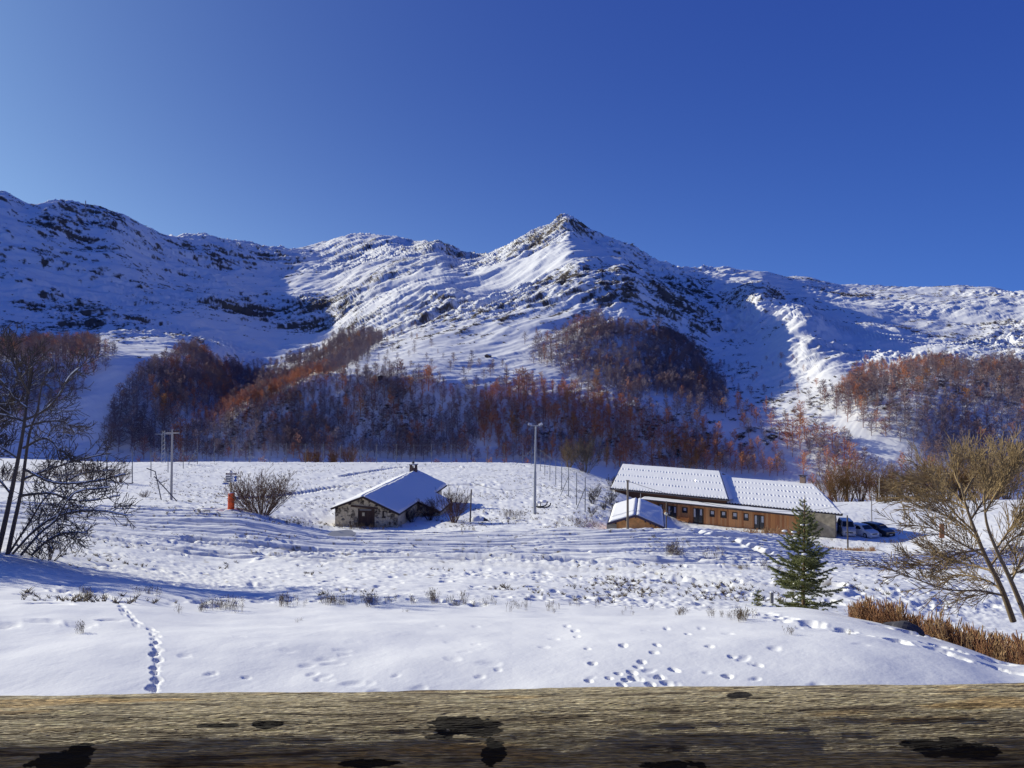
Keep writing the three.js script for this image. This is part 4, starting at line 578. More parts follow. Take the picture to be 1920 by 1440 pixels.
// cars: a lofted body with real wheel arches, glazing, lights and wheels
function car(px, d, yaw, o) {
  const b = onGround(px, d, -.0), c = thing(o.name, o.label, o.cat, b, 'cars parked beside the lodge'); c.rotation.y = yaw; const paint = new THREE.MeshPhysicalMaterial({ color: rgb(...o.col), roughness: .35, clearcoat: .8, clearcoatRoughness: .15, side: THREE.DoubleSide }), glass = mat(.012, .014, .018, .06), blk = mat(.015, .015, .017, .7);
  const L = o.L, W = o.W, Hh = o.H, bl = o.belt;
  const side = new THREE.Shape(), pts = o.profile(L, Hh, bl); side.moveTo(...pts[0]); pts.slice(1).forEach((q) => side.lineTo(...q));
  const wr = .32, ax = [-L * .31, L * .31]; side.lineTo(L / 2 - .02, .22); for (const a of [ax[1], ax[0]]) { side.lineTo(a + wr + .05, .22); side.absarc(a, .32, wr + .06, -.25, Math.PI + .25, false); } side.lineTo(-L / 2 + .02, .22); side.closePath();
  const g = new THREE.ExtrudeGeometry(side, { depth: W - .24, bevelEnabled: true, bevelSize: .05, bevelThickness: .12, bevelSegments: 3, curveSegments: 10 }); g.translate(0, 0, -(W - .24) / 2);
  { const p = g.attributes.position; for (let i = 0; i < p.count; i++) { const y = p.getY(i); if (y > bl) p.setZ(i, p.getZ(i) * (1 - .20 * (y - bl) / (Hh - bl))); const e = Math.abs(p.getX(i)) / (L / 2); if (e > .75) p.setZ(i, p.getZ(i) * (1 - .35 * (e - .75))); } g.computeVertexNormals(); }
  const body = part('body', g, paint, c);
  for (const s of [-1, 1]) o.glass(L, Hh, bl).forEach((q) => { const sh = new THREE.Shape(q.map(([x, y]) => new THREE.Vector2(x, y))); const w = new THREE.ExtrudeGeometry(sh, { depth: .02, bevelEnabled: false }); const p = w.attributes.position; for (let i = 0; i < p.count; i++) p.setZ(i, s * ((W / 2 + .004) * (1 - .20 * (p.getY(i) - bl) / (Hh - bl)) + p.getZ(i) - .01)); w.computeVertexNormals(); part('side_window', w, glass, body); });
  for (const [n, [xa, ya], [xb, yb]] of o.screens(L, Hh, bl)) { const w0 = W / 2 * .84, w1 = W / 2 * .70, k = n === 'windscreen' ? .02 : -.02, gg = new THREE.BufferGeometry(); gg.setAttribute('position', new THREE.Float32BufferAttribute([xa + k, ya + .055, -w0, xa + k, ya + .055, w0, xb + k, yb + .055, w1, xb + k, yb + .055, -w1], 3)); gg.setAttribute('uv', new THREE.Float32BufferAttribute([0, 0, 1, 0, 1, 1, 0, 1], 2)); gg.setIndex([0, 1, 2, 0, 2, 3]); gg.computeVertexNormals(); part(n, gg, glass, body); }
  for (const a of ax) for (const s of [-1, 1]) { const t = new THREE.CylinderGeometry(wr, wr, .2, 20); t.rotateX(Math.PI / 2); t.translate(a, .32, s * (W / 2 - .1)); const wh = part('wheel', t, blk, c); const r = new THREE.CylinderGeometry(.2, .2, .02, 14); r.rotateX(Math.PI / 2); r.translate(a, .32, s * (W / 2 + .005)); part('rim', r, mat(.35, .36, .38, .35), wh); }
  for (const s of [-1, 1]) { const hl = new RoundedBoxGeometry(.12, .16, .36, 2, .04); hl.translate(L / 2 - .1, o.nose, s * W * .33); part('headlight', hl, mat(.5, .52, .55, .1), c); const tl = new RoundedBoxGeometry(.1, .34, .16, 2, .03); tl.translate(-L / 2 + .03, o.nose + .15, s * W * .42); part('tail_light', tl, mat(.35, .015, .015, .25), c); const mr = new RoundedBoxGeometry(.12, .12, .18, 2, .03); mr.translate(L * .17, bl + .08, s * (W / 2 + .06)); part('mirror', mr, paint, c); }
  part('front_bumper', new RoundedBoxGeometry(.12, .22, W * .86, 2, .04).translate(L / 2 - .0, .36, 0), o.dark ? blk : paint, c); part('grille', box(.03, .14, W * .5, L / 2 + .035, .6, 0), blk, c); part('rear_bumper', new RoundedBoxGeometry(.12, .22, W * .86, 2, .04).translate(-L / 2 + .0, .38, 0), blk, c); part('number_plate', box(.012, .11, .5, L / 2 + .07, .4, 0), mat(.7, .7, .66, .5), c);
}
const hatchP = (L, H, b) => [[-L / 2, .3], [-L / 2 + .02, b], [-L / 2 + .35, H - .12], [-L / 2 + .75, H], [L * .02, H], [L * .12, H - .06], [L * .27, b + .06], [L * .42, b - .08], [L / 2 - .03, b - .25], [L / 2, .5]];
const hatchG = (L, H, b) => [[[-L * .38, b + .06], [-L * .33, H - .16], [-L * .13, H - .1], [-L * .13, b + .04]], [[-L * .11, b + .04], [-L * .11, H - .1], [L * .06, H - .13], [L * .20, b + .05]]];
const hatchS = (L, H, b) => [['windscreen', [L * .27, b + .06], [L * .12, H - .06]], ['rear_window', [-L / 2 + .06, b + .08], [-L / 2 + .35, H - .12]]];
const vanP = (L, H, b) => [[-L / 2, .3], [-L / 2, b], [-L / 2 + .12, H - .1], [-L / 2 + .3, H], [L * .14, H], [L * .20, H - .06], [L * .33, b + .08], [L * .44, b - .1], [L / 2 - .02, b - .32], [L / 2, .5]];
const vanG = (L, H, b) => [[[-L * .46, b + .06], [-L * .44, H - .16], [-L * .16, H - .14], [-L * .16, b + .05]], [[-L * .13, b + .05], [-L * .13, H - .14], [L * .12, H - .16], [L * .25, b + .05]]];
const vanS = (L, H, b) => [['windscreen', [L * .33, b + .08], [L * .20, H - .06]], ['rear_window', [-L / 2, b + .08], [-L / 2 + .12, H - .1]]];
car(1587, 103, 1.32 + Math.PI, { name: 'parked_van', label: 'silver van parked nearest to the lodge wall', cat: 'van', col: [.45, .47, .50], L: 4.3, W: 1.8, H: 1.85, belt: 1.1, nose: .78, profile: vanP, glass: vanG, screens: vanS });
car(1616, 102.5, -1.18, { name: 'parked_car', label: 'white hatchback parked between the silver van and the black car', cat: 'car', col: [.62, .64, .66], L: 4.2, W: 1.78, H: 1.5, belt: .95, nose: .7, profile: hatchP, glass: hatchG, screens: hatchS });
car(1644, 103.2, -1.12, { name: 'parked_car', label: 'black hatchback parked farthest from the lodge', cat: 'car', col: [.018, .018, .022], L: 4.3, W: 1.8, H: 1.53, belt: .97, nose: .7, dark: 1, profile: hatchP, glass: hatchG, screens: hatchS });
// ---------------------------------------------------------------- trees and shrubs
class Wood {                                                    // collects tapered twigs into one mesh
  constructor() { this.P = []; this.I = []; this.N = []; this.paths = []; }
  path(pts, r0, r1, n = 3) {
    const k = pts.length, base = this.P.length / 3; let up = V(0, 0, 1);
    for (let i = 0; i < k; i++) { const t = pts[Math.min(i + 1, k - 1)].clone().sub(pts[Math.max(i - 1, 0)]).normalize(); const a = t.clone().cross(Math.abs(t.z) < .9 ? up : V(1, 0, 0)).normalize(), b = t.clone().cross(a), r = lerp(r0, r1, i / (k - 1)); for (let j = 0; j < n; j++) { const q = j / n * Math.PI * 2, c = Math.cos(q), s = Math.sin(q); this.P.push(pts[i].x + (a.x * c + b.x * s) * r, pts[i].y + (a.y * c + b.y * s) * r, pts[i].z + (a.z * c + b.z * s) * r); this.N.push(a.x * c + b.x * s, a.y * c + b.y * s, a.z * c + b.z * s); } }
    for (let i = 0; i < k - 1; i++) for (let j = 0; j < n; j++) { const a = base + i * n + j, b = base + i * n + (j + 1) % n; this.I.push(a, b, a + n, b, b + n, a + n); }
  }
  limb(p0, dir, len, r, lv, o) {                                // a wandering branch and what grows from it
    const n = o.seg || (lv > 2 ? 6 : lv > 0 ? 4 : 2), pts = [p0.clone()], d = dir.clone().normalize(), p = p0.clone(), st = len / n;
    for (let i = 0; i < n; i++) { d.add(V(rr(-1, 1), rr(-1, 1), rr(-1, 1)).multiplyScalar(o.wander)).add(V(0, o.up, 0)); if (o.lean) d.add(o.lean); d.normalize(); p.addScaledVector(d, st); pts.push(p.clone()); }
    this.path(pts, r, Math.max(o.tip, r * (lv ? .35 : .45)), lv > 2 ? 6 : lv > 1 ? 5 : 3);
    this.paths.push([pts, r, lv]);
    if (lv > 0) this.kids(pts, len, r, lv, o);
  }
  kids(pts, len, r, lv, o, from = .2) {
    const c = Math.round(o.count[lv] * rr(.8, 1.2));
    for (let i = 0; i < c; i++) { const t = from + (1 - from) * (i + rnd()) / c, s = t * (pts.length - 1), j = Math.min(pts.length - 2, Math.floor(s)), f = s - j, q = pts[j].clone().lerp(pts[j + 1], f), ax = pts[j + 1].clone().sub(pts[j]).normalize(); const pe = V(rr(-1, 1), rr(-1, 1), rr(-1, 1)).cross(ax).normalize(); const dd = ax.clone().multiplyScalar(o.fork).addScaledVector(pe, 1); this.limb(q, dd, len * o.shrink * rr(.6, 1.25) * (1.15 - .5 * t), Math.max(o.tip, r * (1 - .55 * t) * .55), lv - 1, o); }
  }
  geo() { const g = new THREE.BufferGeometry(); g.setAttribute('position', new THREE.Float32BufferAttribute(this.P, 3)); g.setAttribute('normal', new THREE.Float32BufferAttribute(this.N, 3)); g.setIndex(this.P.length / 3 > 65535 ? new THREE.Uint32BufferAttribute(this.I, 1) : this.I); return g; }
}
function snowOn(paths, minR) {                                   // snow lying along the tops of thicker, flatter branches
  const w = new Wood(); for (const [pts, r] of paths) { if (r < minR) continue; for (let i = 0; i < pts.length - 1; i++) { const d = pts[i + 1].clone().sub(pts[i]), fl = Math.abs(d.y) / d.length(); if (fl > .78 || rnd() < .25) continue; const a = pts[i].clone().add(V(0, r * .75, 0)), b = pts[i + 1].clone().add(V(0, r * .65, 0)), m = a.clone().lerp(b, .5).add(V(0, r * .25, 0)); w.path([a, m, b], r * .55, r * .45, 5); } } return w.P.length ? w.geo() : null; }
const bark = mat(.105, .080, .062, .95), barkGold = mat(.27, .19, .095, .95), barkBrown = mat(.20, .13, .08, .95), barkRed = mat(.115, .062, .045, .95), barkGrey = mat(.10, .082, .066, .95);
const pathPx = (pts, d, o) => pts.map(([px, py, dz = 0]) => at(px, py, d + dz).sub(o));

{ // leafless tree at the left edge
  reseed(1401); const d = 30, o = onGround(8, d, .15), tree = thing('bare_tree', 'leafless tree with snow on its branches at the left edge', 'tree', o);
  const W = new Wood(), S = new Wood(), T = new Wood(), opt = { wander: .22, up: .05, fork: .9, shrink: .5, tip: .011, count: [0, 7, 8, 9, 6] };
  const main = [[[-6, 1042], [8, 985], [22, 920], [36, 850], [46, 790], [52, 735, .3], [58, 690, .4], [55, 655, .6]], [[14, 1040, -.3], [28, 975, -.3], [40, 920, -.4], [48, 860, -.5], [56, 810, -.5], [70, 770, -.3], [78, 725, -.2], [90, 690, 0]]];
  main.forEach((m, i) => { const p = pathPx(m, d, o); T.path(new THREE.CatmullRomCurve3(p).getPoints(26), i ? .085 : .105, i ? .016 : .02, 8); });
  const big = [[[46, 788], [80, 772], [108, 745, -.5], [132, 705, -.8], [158, 684, -1]], [[50, 765], [26, 745, .5], [4, 715, 1], [-20, 700, 1.4]], [[50, 750], [60, 705, .6], [62, 660, .8]], [[48, 800], [88, 790, 1], [122, 792, 1.6], [140, 812, 2]], [[47, 790], [20, 782], [-10, 778, .6], [-40, 790, 1]], [[44, 840], [86, 822, -1], [108, 840, -1.4], [118, 862, -1.5]], [[40, 900], [92, 880, .8], [150, 862, 1.4], [205, 850, 1.8]], [[46, 880, -.5], [100, 905, -1.4], [160, 905, -2], [235, 890, -2.5]], [[36, 930, -.3], [92, 925, -1.2], [150, 940, -2], [225, 930, -2.8]], [[24, 1038, -.6], [70, 990, -1.2], [125, 962, -2], [185, 958, -2.4], [240, 968, -3]], [[40, 1040, -.5], [75, 1000, -1.4], [105, 975, -2.2], [140, 925, -3], [205, 915, -3.6]], [[18, 1036], [58, 975, .6], [88, 930, 1], [150, 890, 1.8], [215, 882, 2.2]], [[55, 738], [34, 700, -.6], [20, 668, -.8], [10, 640, -1]], [[20, 925], [-12, 890, .5], [-40, 880, .8]], [[35, 860], [0, 838, .3], [-30, 832, .6]], [[60, 1040, -.6], [92, 1012, -1], [120, 1000, -1.4], [165, 1000, -2]]];
  for (const b of big) { const p = new THREE.CatmullRomCurve3(pathPx(b, d, o)).getPoints(12); W.path(p, .05, .013, 6); W.paths.push([p, .05, 3]); let L = 0; for (let i = 1; i < p.length; i++) L += p[i].distanceTo(p[i - 1]); W.kids(p, Math.min(L, 2.4), .034, 2, { ...opt, count: [0, 8, 20] }, .12); W.kids(p, .6, .013, 1, { ...opt, count: [0, 26] }, .1); }
  part('trunk', T.geo(), bark, tree); part('crown', W.geo(), bark, tree); const sg = snowOn([...W.paths, ...T.paths], .014); if (sg) part('snow_cover', sg, snowMat, tree).userData.kind = 'stuff';
}
{ // leaning leafless tree at the right edge
  reseed(1907); const d = 17, o = onGround(1893, d, .15), tree = thing('bare_tree', 'leaning leafless tree with golden brown twigs at the right edge', 'tree', o);
  const W = new Wood(), T = new Wood(), opt = { wander: .16, up: .045, fork: 1.9, shrink: .55, tip: .006, count: [0, 7, 9, 12, 6], lean: V(-.03, 0, 0) };
  for (const [m, r] of [[[[1900, 1165], [1876, 1100], [1846, 1040], [1826, 990], [1812, 950], [1800, 905]], .115], [[[1925, 1160, -.3], [1896, 1090, -.3], [1868, 1030, -.4], [1850, 980, -.6], [1845, 930, -.8]], .10]]) T.path(new THREE.CatmullRomCurve3(pathPx(m, d, o)).getPoints(26), r * .6, r * .15, 8);
  const big = [[[1836, 1015], [1800, 980, .4], [1752, 958, .8], [1700, 940, 1.2]], [[1850, 1045], [1800, 1018, -.6], [1745, 990, -1], [1690, 985, -1.4]], [[1885, 1118], [1840, 1108, -.4], [1780, 1106, -.8], [1715, 1085, -1.2], [1650, 1060, -1.4]], [[1860, 1070], [1815, 1058, .6], [1770, 1045, 1], [1730, 1030, 1.4]], [[1812, 950], [1780, 918, .5], [1740, 900, .8], [1690, 896, 1]], [[1802, 915], [1790, 885, .2], [1798, 868, .3], [1828, 850, .4]], [[1806, 930], [1830, 890, .6], [1862, 862, 1], [1890, 845, 1.2]], [[1846, 940, -.8], [1842, 895, -1], [1820, 862, -1.3]], [[1848, 960, -.7], [1880, 905, -1], [1905, 870, -1.2]], [[1868, 1030, -.4], [1905, 975, -.6], [1935, 920, -.8]], [[1830, 1000], [1790, 962, -.5], [1755, 915, -.8], [1735, 880, -1]], [[1880, 1110], [1850, 1088, 1], [1800, 1078, 1.6], [1760, 1090, 2]], [[1820, 975], [1850, 930, .8], [1870, 900, 1.2]], [[1858, 1060], [1900, 1010, .6], [1940, 990, .8]], [[1896, 1090, -.3], [1925, 1030, -.4], [1950, 960, -.6]], [[1890, 1080], [1930, 1060, .4], [1970, 1000, .8]], [[1845, 945, -.8], [1880, 880, -.4], [1915, 850, 0]], [[1815, 955], [1770, 935, 1], [1725, 930, 1.6], [1670, 935, 2]], [[1842, 1030], [1790, 1040, -.6], [1740, 1060, -1], [1700, 1050, -1.2]]];
  for (const b of big) { const p = new THREE.CatmullRomCurve3(pathPx(b, d, o)).getPoints(12); W.path(p, .026, .008, 5); let L = 0; for (let i = 1; i < p.length; i++) L += p[i].distanceTo(p[i - 1]); W.kids(p, Math.min(L, 1.35), .019, 2, { ...opt, count: [0, 9, 26] }, .08); W.kids(p, .5, .01, 1, { ...opt, count: [0, 24] }, .08); }
  part('trunk', T.geo(), mat(.20, .15, .095, .95), tree); part('crown', W.geo(), barkGold, tree);
}
function bush(px, d, wpx, hpx, label, m, sd, stems = 26, o = {}, name = 'bare_shrub', cat = 'shrub', group) {
  reseed(sd); const b = onGround(px, d, .1), w = wpx * d / FOCAL, h = hpx * d / FOCAL, W = new Wood(), opt = { wander: .13, up: .03, fork: 1.4, shrink: .42, tip: .006 * d / 60, count: [0, 6, 6, 5], ...o };
  for (let i = 0; i < stems; i++) { const a = rnd() * 6.283, f = Math.sqrt(rnd()), dir = V(Math.cos(a) * f * w / 2 / h * 1.15, 1, Math.sin(a) * f * w / 2 / h), p = V(Math.cos(a) * f * w * .08, 0, Math.sin(a) * f * w * .08); W.limb(p, dir, h * rr(.72, 1.02) * lerp(1.05, .95, f), opt.tip * 2.4, o.lv || 2, opt); }
  const t = thing(name, label, cat, b, group); part('stems', W.geo(), m, t); return [t, W];
}
{ const [t, W] = bush(490, 68, 168, 84, 'large leafless shrub behind the orange padded signpost', mat(.17, .10, .06), 2201, 84, { lv: 3, count: [0, 3, 4, 4], shrink: .42, tip: .010 }); const s = snowOn(W.paths, .015); if (s) part('snow_cover', s, snowMat, t).userData.kind = 'stuff'; }
bush(850, 78, 62, 62, 'leafless shrub between the barn and the wooden pole', barkRed, 2202, 40, { fork: 2.2 });
bush(806, 81, 48, 40, 'dark tangled shrub in front of the barn lean-to', mat(.05, .03, .032), 2203, 30);
bush(772, 79, 34, 30, 'low dark shrub against the barn side wall', mat(.045, .03, .034), 2204, 22);
bush(1098, 150, 86, 70, 'round leafless tree with pale twigs behind the fence', barkGrey, 2205, 30, { lv: 3, count: [0, 4, 5, 5] }, 'bare_tree', 'tree'); bush(1066, 158, 46, 50, 'small leafless tree with golden twigs behind the fence', barkGold, 2206, 26, { lv: 2 }, 'bare_tree', 'tree');
for (const [px, w, h, i] of [[575, 30, 22, 0], [596, 26, 22, 1], [624, 22, 18, 2], [655, 36, 26, 3]]) bush(px, 166, w, h + 12, ['orange shrub at the far field edge, the one farthest from the barn', 'orange shrub at the far field edge, second from the power pole side', 'small orange shrub at the far field edge between two larger ones', 'rounded orange shrub at the far field edge closest to the barn'][i], mat(.22, .105, .045), 2210 + i, 24, { lv: 2 }, 'bare_shrub', 'shrub', 'shrubs at the far field edge');
reseed(88); for (let i = 0; i < 17; i++) { const px = 1548 + i * 21 + rr(-7, 7), d = rr(160, 172); bush(px, d, rr(55, 85), rr(58, 82), 'golden leafless shrub in the row beyond the car park', i % 3 ? mat(.20, .115, .038) : mat(.17, .085, .035), 2300 + i, 24, { lv: 2, tip: .025, count: [0, 5, 5] }, 'golden_shrub', 'shrub', 'row of golden shrubs beyond the car park'); reseed(88 + i * 7); }
reseed(19); for (let i = 0; i < 9; i++) { const px = 1140 + rr(-32, 18), py = rr(912, 985); bush(px, groundD(px, py), rr(20, 32), rr(12, 22), 'low snowy scrub bush between the fence and the lodge', barkGrey, 2400 + i, 12, { lv: 2, count: [0, 5, 5] }, 'scrub_bush', 'shrub', 'scrub bushes between fence and lodge'); reseed(190 + i); }
reseed(23); for (let i = 0; i < 8; i++) { const px = 20 + i * 30 + rr(-8, 8), d = rr(92, 112); bush(px, d, rr(48, 70), rr(26, 40), 'dark brown hedge bush behind the leafless tree', i % 2 ? barkBrown : barkRed, 2450 + i, 18, { lv: 2, count: [0, 5, 5] }, 'hedge_bush', 'shrub', 'hedge bushes at the left field corner'); reseed(230 + i); }
bush(272, 80, 34, 16, 'tiny reddish bush beside the collapsed frame', barkRed, 2480, 16, { lv: 1 });

bush(-150, 31, 330, 330, 'large leafless tree beyond the left edge that shades the snow slope', bark, 2490, 26, { lv: 3, count: [0, 4, 6, 6], tip: .02 }, 'bare_tree', 'tree');
bush(-330, 33, 330, 380, 'second large leafless tree farther beyond the left edge', bark, 2491, 26, { lv: 3, count: [0, 4, 6, 6], tip: .02 }, 'bare_tree', 'tree');
bush(90, 30.5, 170, 70, 'leafless thicket at the foot of the snowy tree', bark, 2492, 12, { lv: 2, count: [0, 6, 7], tip: .008 });
// --- spruce
function spruce(px, d, hpx, label, sd, lowGap) {
  reseed(sd); const b = onGround(px, d, .1), H = hpx * d / FOCAL, T = new Wood(), B = new Wood(), NP = [], NI = [], t = thing('spruce_tree', label, 'tree', b), snow = [];
  T.path([V(0, 0, 0), V(.01, H * .3, 0), V(.03, H * .6, 0), V(.04, H * .9, 0), V(.05, H, 0)], H * .016, .006, 8);
  const blade = (p, dir, len) => { const s = NP.length / 3, side = V(rr(-1, 1), rr(-1, 1), rr(-1, 1)).cross(dir).normalize().multiplyScalar(.0065), e = p.clone().addScaledVector(dir, len); NP.push(p.x - side.x, p.y - side.y, p.z - side.z, p.x + side.x, p.y + side.y, p.z + side.z, e.x, e.y, e.z); NI.push(s, s + 1, s + 2); };
  const needles = (a, c, dens) => { const L = a.distanceTo(c), n = Math.max(4, Math.round(L * dens)), ax = c.clone().sub(a).normalize(); for (let i = 0; i < n; i++) { const p = a.clone().lerp(c, i / n), r = V(rr(-1, 1), rr(-.6, 1), rr(-1, 1)).cross(ax).normalize(); for (let k = 0; k < 3; k++) { r.applyAxisAngle(ax, 2.1 + rr(-.3, .3)); blade(p, ax.clone().multiplyScalar(.7).add(r).normalize(), rr(.035, .055)); } } };
  const whorls = Math.round(H * 7.5);
  for (let w = 0; w < whorls; w++) { const f = w / whorls, y = H * (.03 + .94 * f); if (lowGap && f > .13 && f < .21) continue; const spread = (f < .13 ? .62 : Math.pow(1 - f, .85) * (f < .3 ? .9 : 1)) * H * .34, n = f > .85 ? 3 : f < .13 ? 7 : 5;
    for (let i = 0; i < n; i++) { const a = i / n * 6.283 + w * 1.3 + rr(-.4, .4), L = spread * rr(.4, 1.4) + .05; const dir = V(Math.cos(a), .05 + f * .75 + rr(-.12, .12), Math.sin(a)).normalize(); const m = V(0, y, 0).addScaledVector(dir, L * .55).add(V(0, -L * .10, 0)), e = V(0, y, 0).addScaledVector(dir, L).add(V(0, -L * .04 + L * .06 * f, 0)), s0 = V(.03 * f, y, 0); B.path([s0, m, e], .011 * (1.1 - f) + .002, .0025, 4);
      needles(s0.clone().lerp(m, .3), m, 80); needles(m, e, 105);
      const tw = Math.round(L * 10) + 1; for (let k = 0; k < tw; k++) { const q = (k + .6) / tw, p = q < .5 ? s0.clone().lerp(m, q * 2) : m.clone().lerp(e, q * 2 - 1), sd_ = (k % 2 ? 1 : -1), ll = L * .42 * (1.1 - q) * rr(.7, 1.2) + .03, dd = dir.clone().applyAxisAngle(UP, sd_ * rr(.6, 1.0)).add(V(0, -.22 + rr(-.12, .1), 0)).normalize(), c = p.clone().addScaledVector(dd, ll); B.path([p, c], .004, .002, 3); needles(p, c, 105); if (ll > .16) for (const s2 of [-1, 1]) { const p2 = p.clone().lerp(c, .5), c2 = p2.clone().addScaledVector(dd.clone().applyAxisAngle(UP, s2 * .8), ll * .4); needles(p2, c2, 95); } if (rnd() < .08 && f > .1) snow.push([p.clone().lerp(c, .6), .03 + rnd() * .03]); } } }
  const ng = new THREE.BufferGeometry(); ng.setAttribute('position', new THREE.Float32BufferAttribute(NP, 3)); ng.setIndex(NI); ng.computeVertexNormals();
  part('trunk', T.geo(), mat(.17, .11, .06, .95), t); part('branches', B.geo(), mat(.085, .06, .035, .95), t); part('needles', ng, new THREE.MeshPhysicalMaterial({ color: rgb(.20, .22, .065), roughness: .75, transmission: .4, thickness: 0, side: THREE.DoubleSide }), t);
  const sg = snow.map(([p, r]) => { const g = new THREE.IcosahedronGeometry(r, 1); g.scale(1.5, .6, 1.2); g.translate(p.x, p.y + r * .3, p.z); return g; }); if (sg.length) { const m = part('snow_clumps', sg, snowMat, t); m.userData.kind = 'stuff'; }
  console.log('spruce tris', NI.length / 3);
}
spruce(1506, 22.5, 236, 'young green spruce standing in front of the timber lodge', 3101, true);
spruce(1421, 25, 40, 'tiny spruce sapling beside the short grey stake', 3102, false);
// ---------------------------------------------------------------- woods on the far slope
const inPoly = (x, y, p) => { let c = false; for (let i = 0, j = p.length - 1; i < p.length; j = i++) { if ((p[i][1] > y) !== (p[j][1] > y) && x < (p[j][0] - p[i][0]) * (y - p[i][1]) / (p[j][1] - p[i][1]) + p[i][0]) c = !c; } return c; };
function farTree(sd, kind) {                                     // 1 m tall leafless tree, scaled when placed; kind 0 narrow, 1 spreading, 2 fine and dense
  reseed(sd); const W = new Wood(), top = rr(.92, 1), lx = rr(-.07, .07), lz = rr(-.07, .07);
  const pts = [V(0, -.08, 0), V(lx * .3, .35, lz * .3), V(lx * .7, .7, lz * .7), V(lx, top, lz)]; W.path(pts, .016, .004, 4);
  const n = kind === 0 ? 18 : kind === 1 ? 22 : 26; for (let i = 0; i < n; i++) { const t = .12 + .84 * Math.pow((i + rnd()) / n, .8), a = i * 2.4 + rr(-.6, .6), p = V(lx * t, t * top, lz * t), L = (kind === 1 ? .42 : kind === 2 ? .34 : .27) * (1.2 - t * .85) * rr(.6, 1.25); W.limb(p, V(Math.cos(a), rr(.35, 1.0), Math.sin(a)), L, .0075 * (1.2 - t * .6), 1, { wander: .22, up: .08, fork: .9, tip: .0058, count: [0, kind === 2 ? 7 : 6], shrink: .6, seg: 2 }); }
  return W.geo();
}
const treeGeos = [farTree(901, 0), farTree(902, 1), farTree(903, 0), farTree(904, 2), farTree(905, 1), farTree(906, 2)];
const treeMats = [mat(.235, .185, .215, .95), mat(.28, .185, .18, .95), mat(.50, .20, .11, .95), mat(.35, .17, .135, .95), mat(.48, .22, .08, .95)];
const ZONES = [
  { n: 'violet', p: [[355, 905], [378, 815], [450, 780], [530, 748], [600, 714], [690, 712], [760, 720], [860, 735], [885, 760], [905, 905]], s: 3.75, c: [.42, .36, .08, .12, .02], h: [6, 14] },
  { n: 'rust', p: [[890, 742], [1000, 732], [1080, 748], [1180, 772], [1290, 806], [1370, 850], [1460, 895], [1460, 905], [1200, 930], [1050, 920], [905, 905]], s: 3.85, c: [.08, .12, .40, .22, .18], h: [6, 14] },
  { n: 'upper', p: [[1000, 655], [1060, 640], [1110, 622], [1180, 618], [1260, 636], [1305, 680], [1350, 745], [1350, 775], [1290, 785], [1220, 765], [1150, 740], [1080, 718], [1040, 690]], s: 5.78, c: [.56, .36, .02, .06, 0], h: [10, 15] },
  { n: 'right', p: [[1555, 748], [1640, 716], [1690, 702], [1760, 700], [1850, 702], [1990, 712], [1990, 925], [1850, 905], [1760, 860], [1690, 835], [1620, 805]], s: 5.89, c: [.5, .37, .04, .08, .01], h: [9, 15] },
  { n: 'rightedge', p: [[1560, 730], [1640, 700], [1700, 692], [1790, 690], [1800, 700], [1700, 708], [1600, 745]], s: 3.32, c: [.1, .3, .3, .3, 0], h: [5, 8] },
  { n: 'left', p: [[-90, 648], [60, 655], [150, 650], [200, 660], [172, 700], [150, 735], [80, 765], [-90, 800]], s: 4.39, c: [.35, .45, .06, .14, 0], h: [8, 12] },
  { n: 'gully', p: [[206, 845], [212, 770], [250, 750], [256, 845]], s: 4.28, c: [.75, .25, 0, 0, 0], h: [12, 18] },
  { n: 'gully', p: [[245, 755], [300, 705], [335, 720], [355, 895], [270, 895]], s: 5.03, c: [.45, .35, .1, .1, 0], h: [10, 17] },
  { n: 'bank', p: [[300, 680], [370, 668], [445, 702], [445, 752], [360, 800], [325, 740]], s: 4.39, c: [.35, .4, .1, .15, 0], h: [9, 14] },
  { n: 'crest', p: [[362, 806], [378, 792], [450, 752], [520, 724], [600, 696], [612, 706], [520, 748], [450, 784], [375, 830]], s: 3.00, c: [.1, .15, .35, .3, .1], h: [7, 11] },
  { n: 'gorge', p: [[440, 705], [540, 690], [600, 660], [640, 640], [700, 625], [690, 650], [640, 690], [560, 720], [450, 750]], s: 5.03, c: [.7, .3, 0, 0, 0], h: [9, 13] },
  { n: 'sparse', p: [[1390, 765], [1500, 790], [1500, 865], [1440, 885], [1380, 820]], s: 9.63, c: [.1, .2, .4, .2, .1], h: [9, 14] },
  { n: 'sparse', p: [[1510, 825], [1600, 850], [1610, 935], [1525, 925]], s: 6.21, c: [.2, .2, .35, .15, .1], h: [10, 16] },
  { n: 'sparse', p: [[1350, 690], [1480, 680], [1560, 740], [1540, 800], [1400, 770]], s: 16.37, c: [.3, .4, .2, .1, 0], h: [4, 8] },
  { n: 'sparse', p: [[610, 690], [700, 640], [760, 620], [860, 700], [720, 712]], s: 25.04, c: [.6, .4, 0, 0, 0], h: [5, 9] },
  { n: 'sparse', p: [[820, 690], [900, 680], [960, 735], [860, 735]], s: 12.52, c: [.5, .5, 0, 0, 0], h: [7, 11] },
  { n: 'low', p: [[905, 864], [1050, 880], [1200, 900], [1460, 905], [1530, 935], [1900, 945], [1900, 880], [1600, 880], [1460, 860], [1200, 850], [1000, 850]], s: 7.81, c: [.4, .3, .15, .15, 0], h: [9, 15] },
];
reseed(4242);
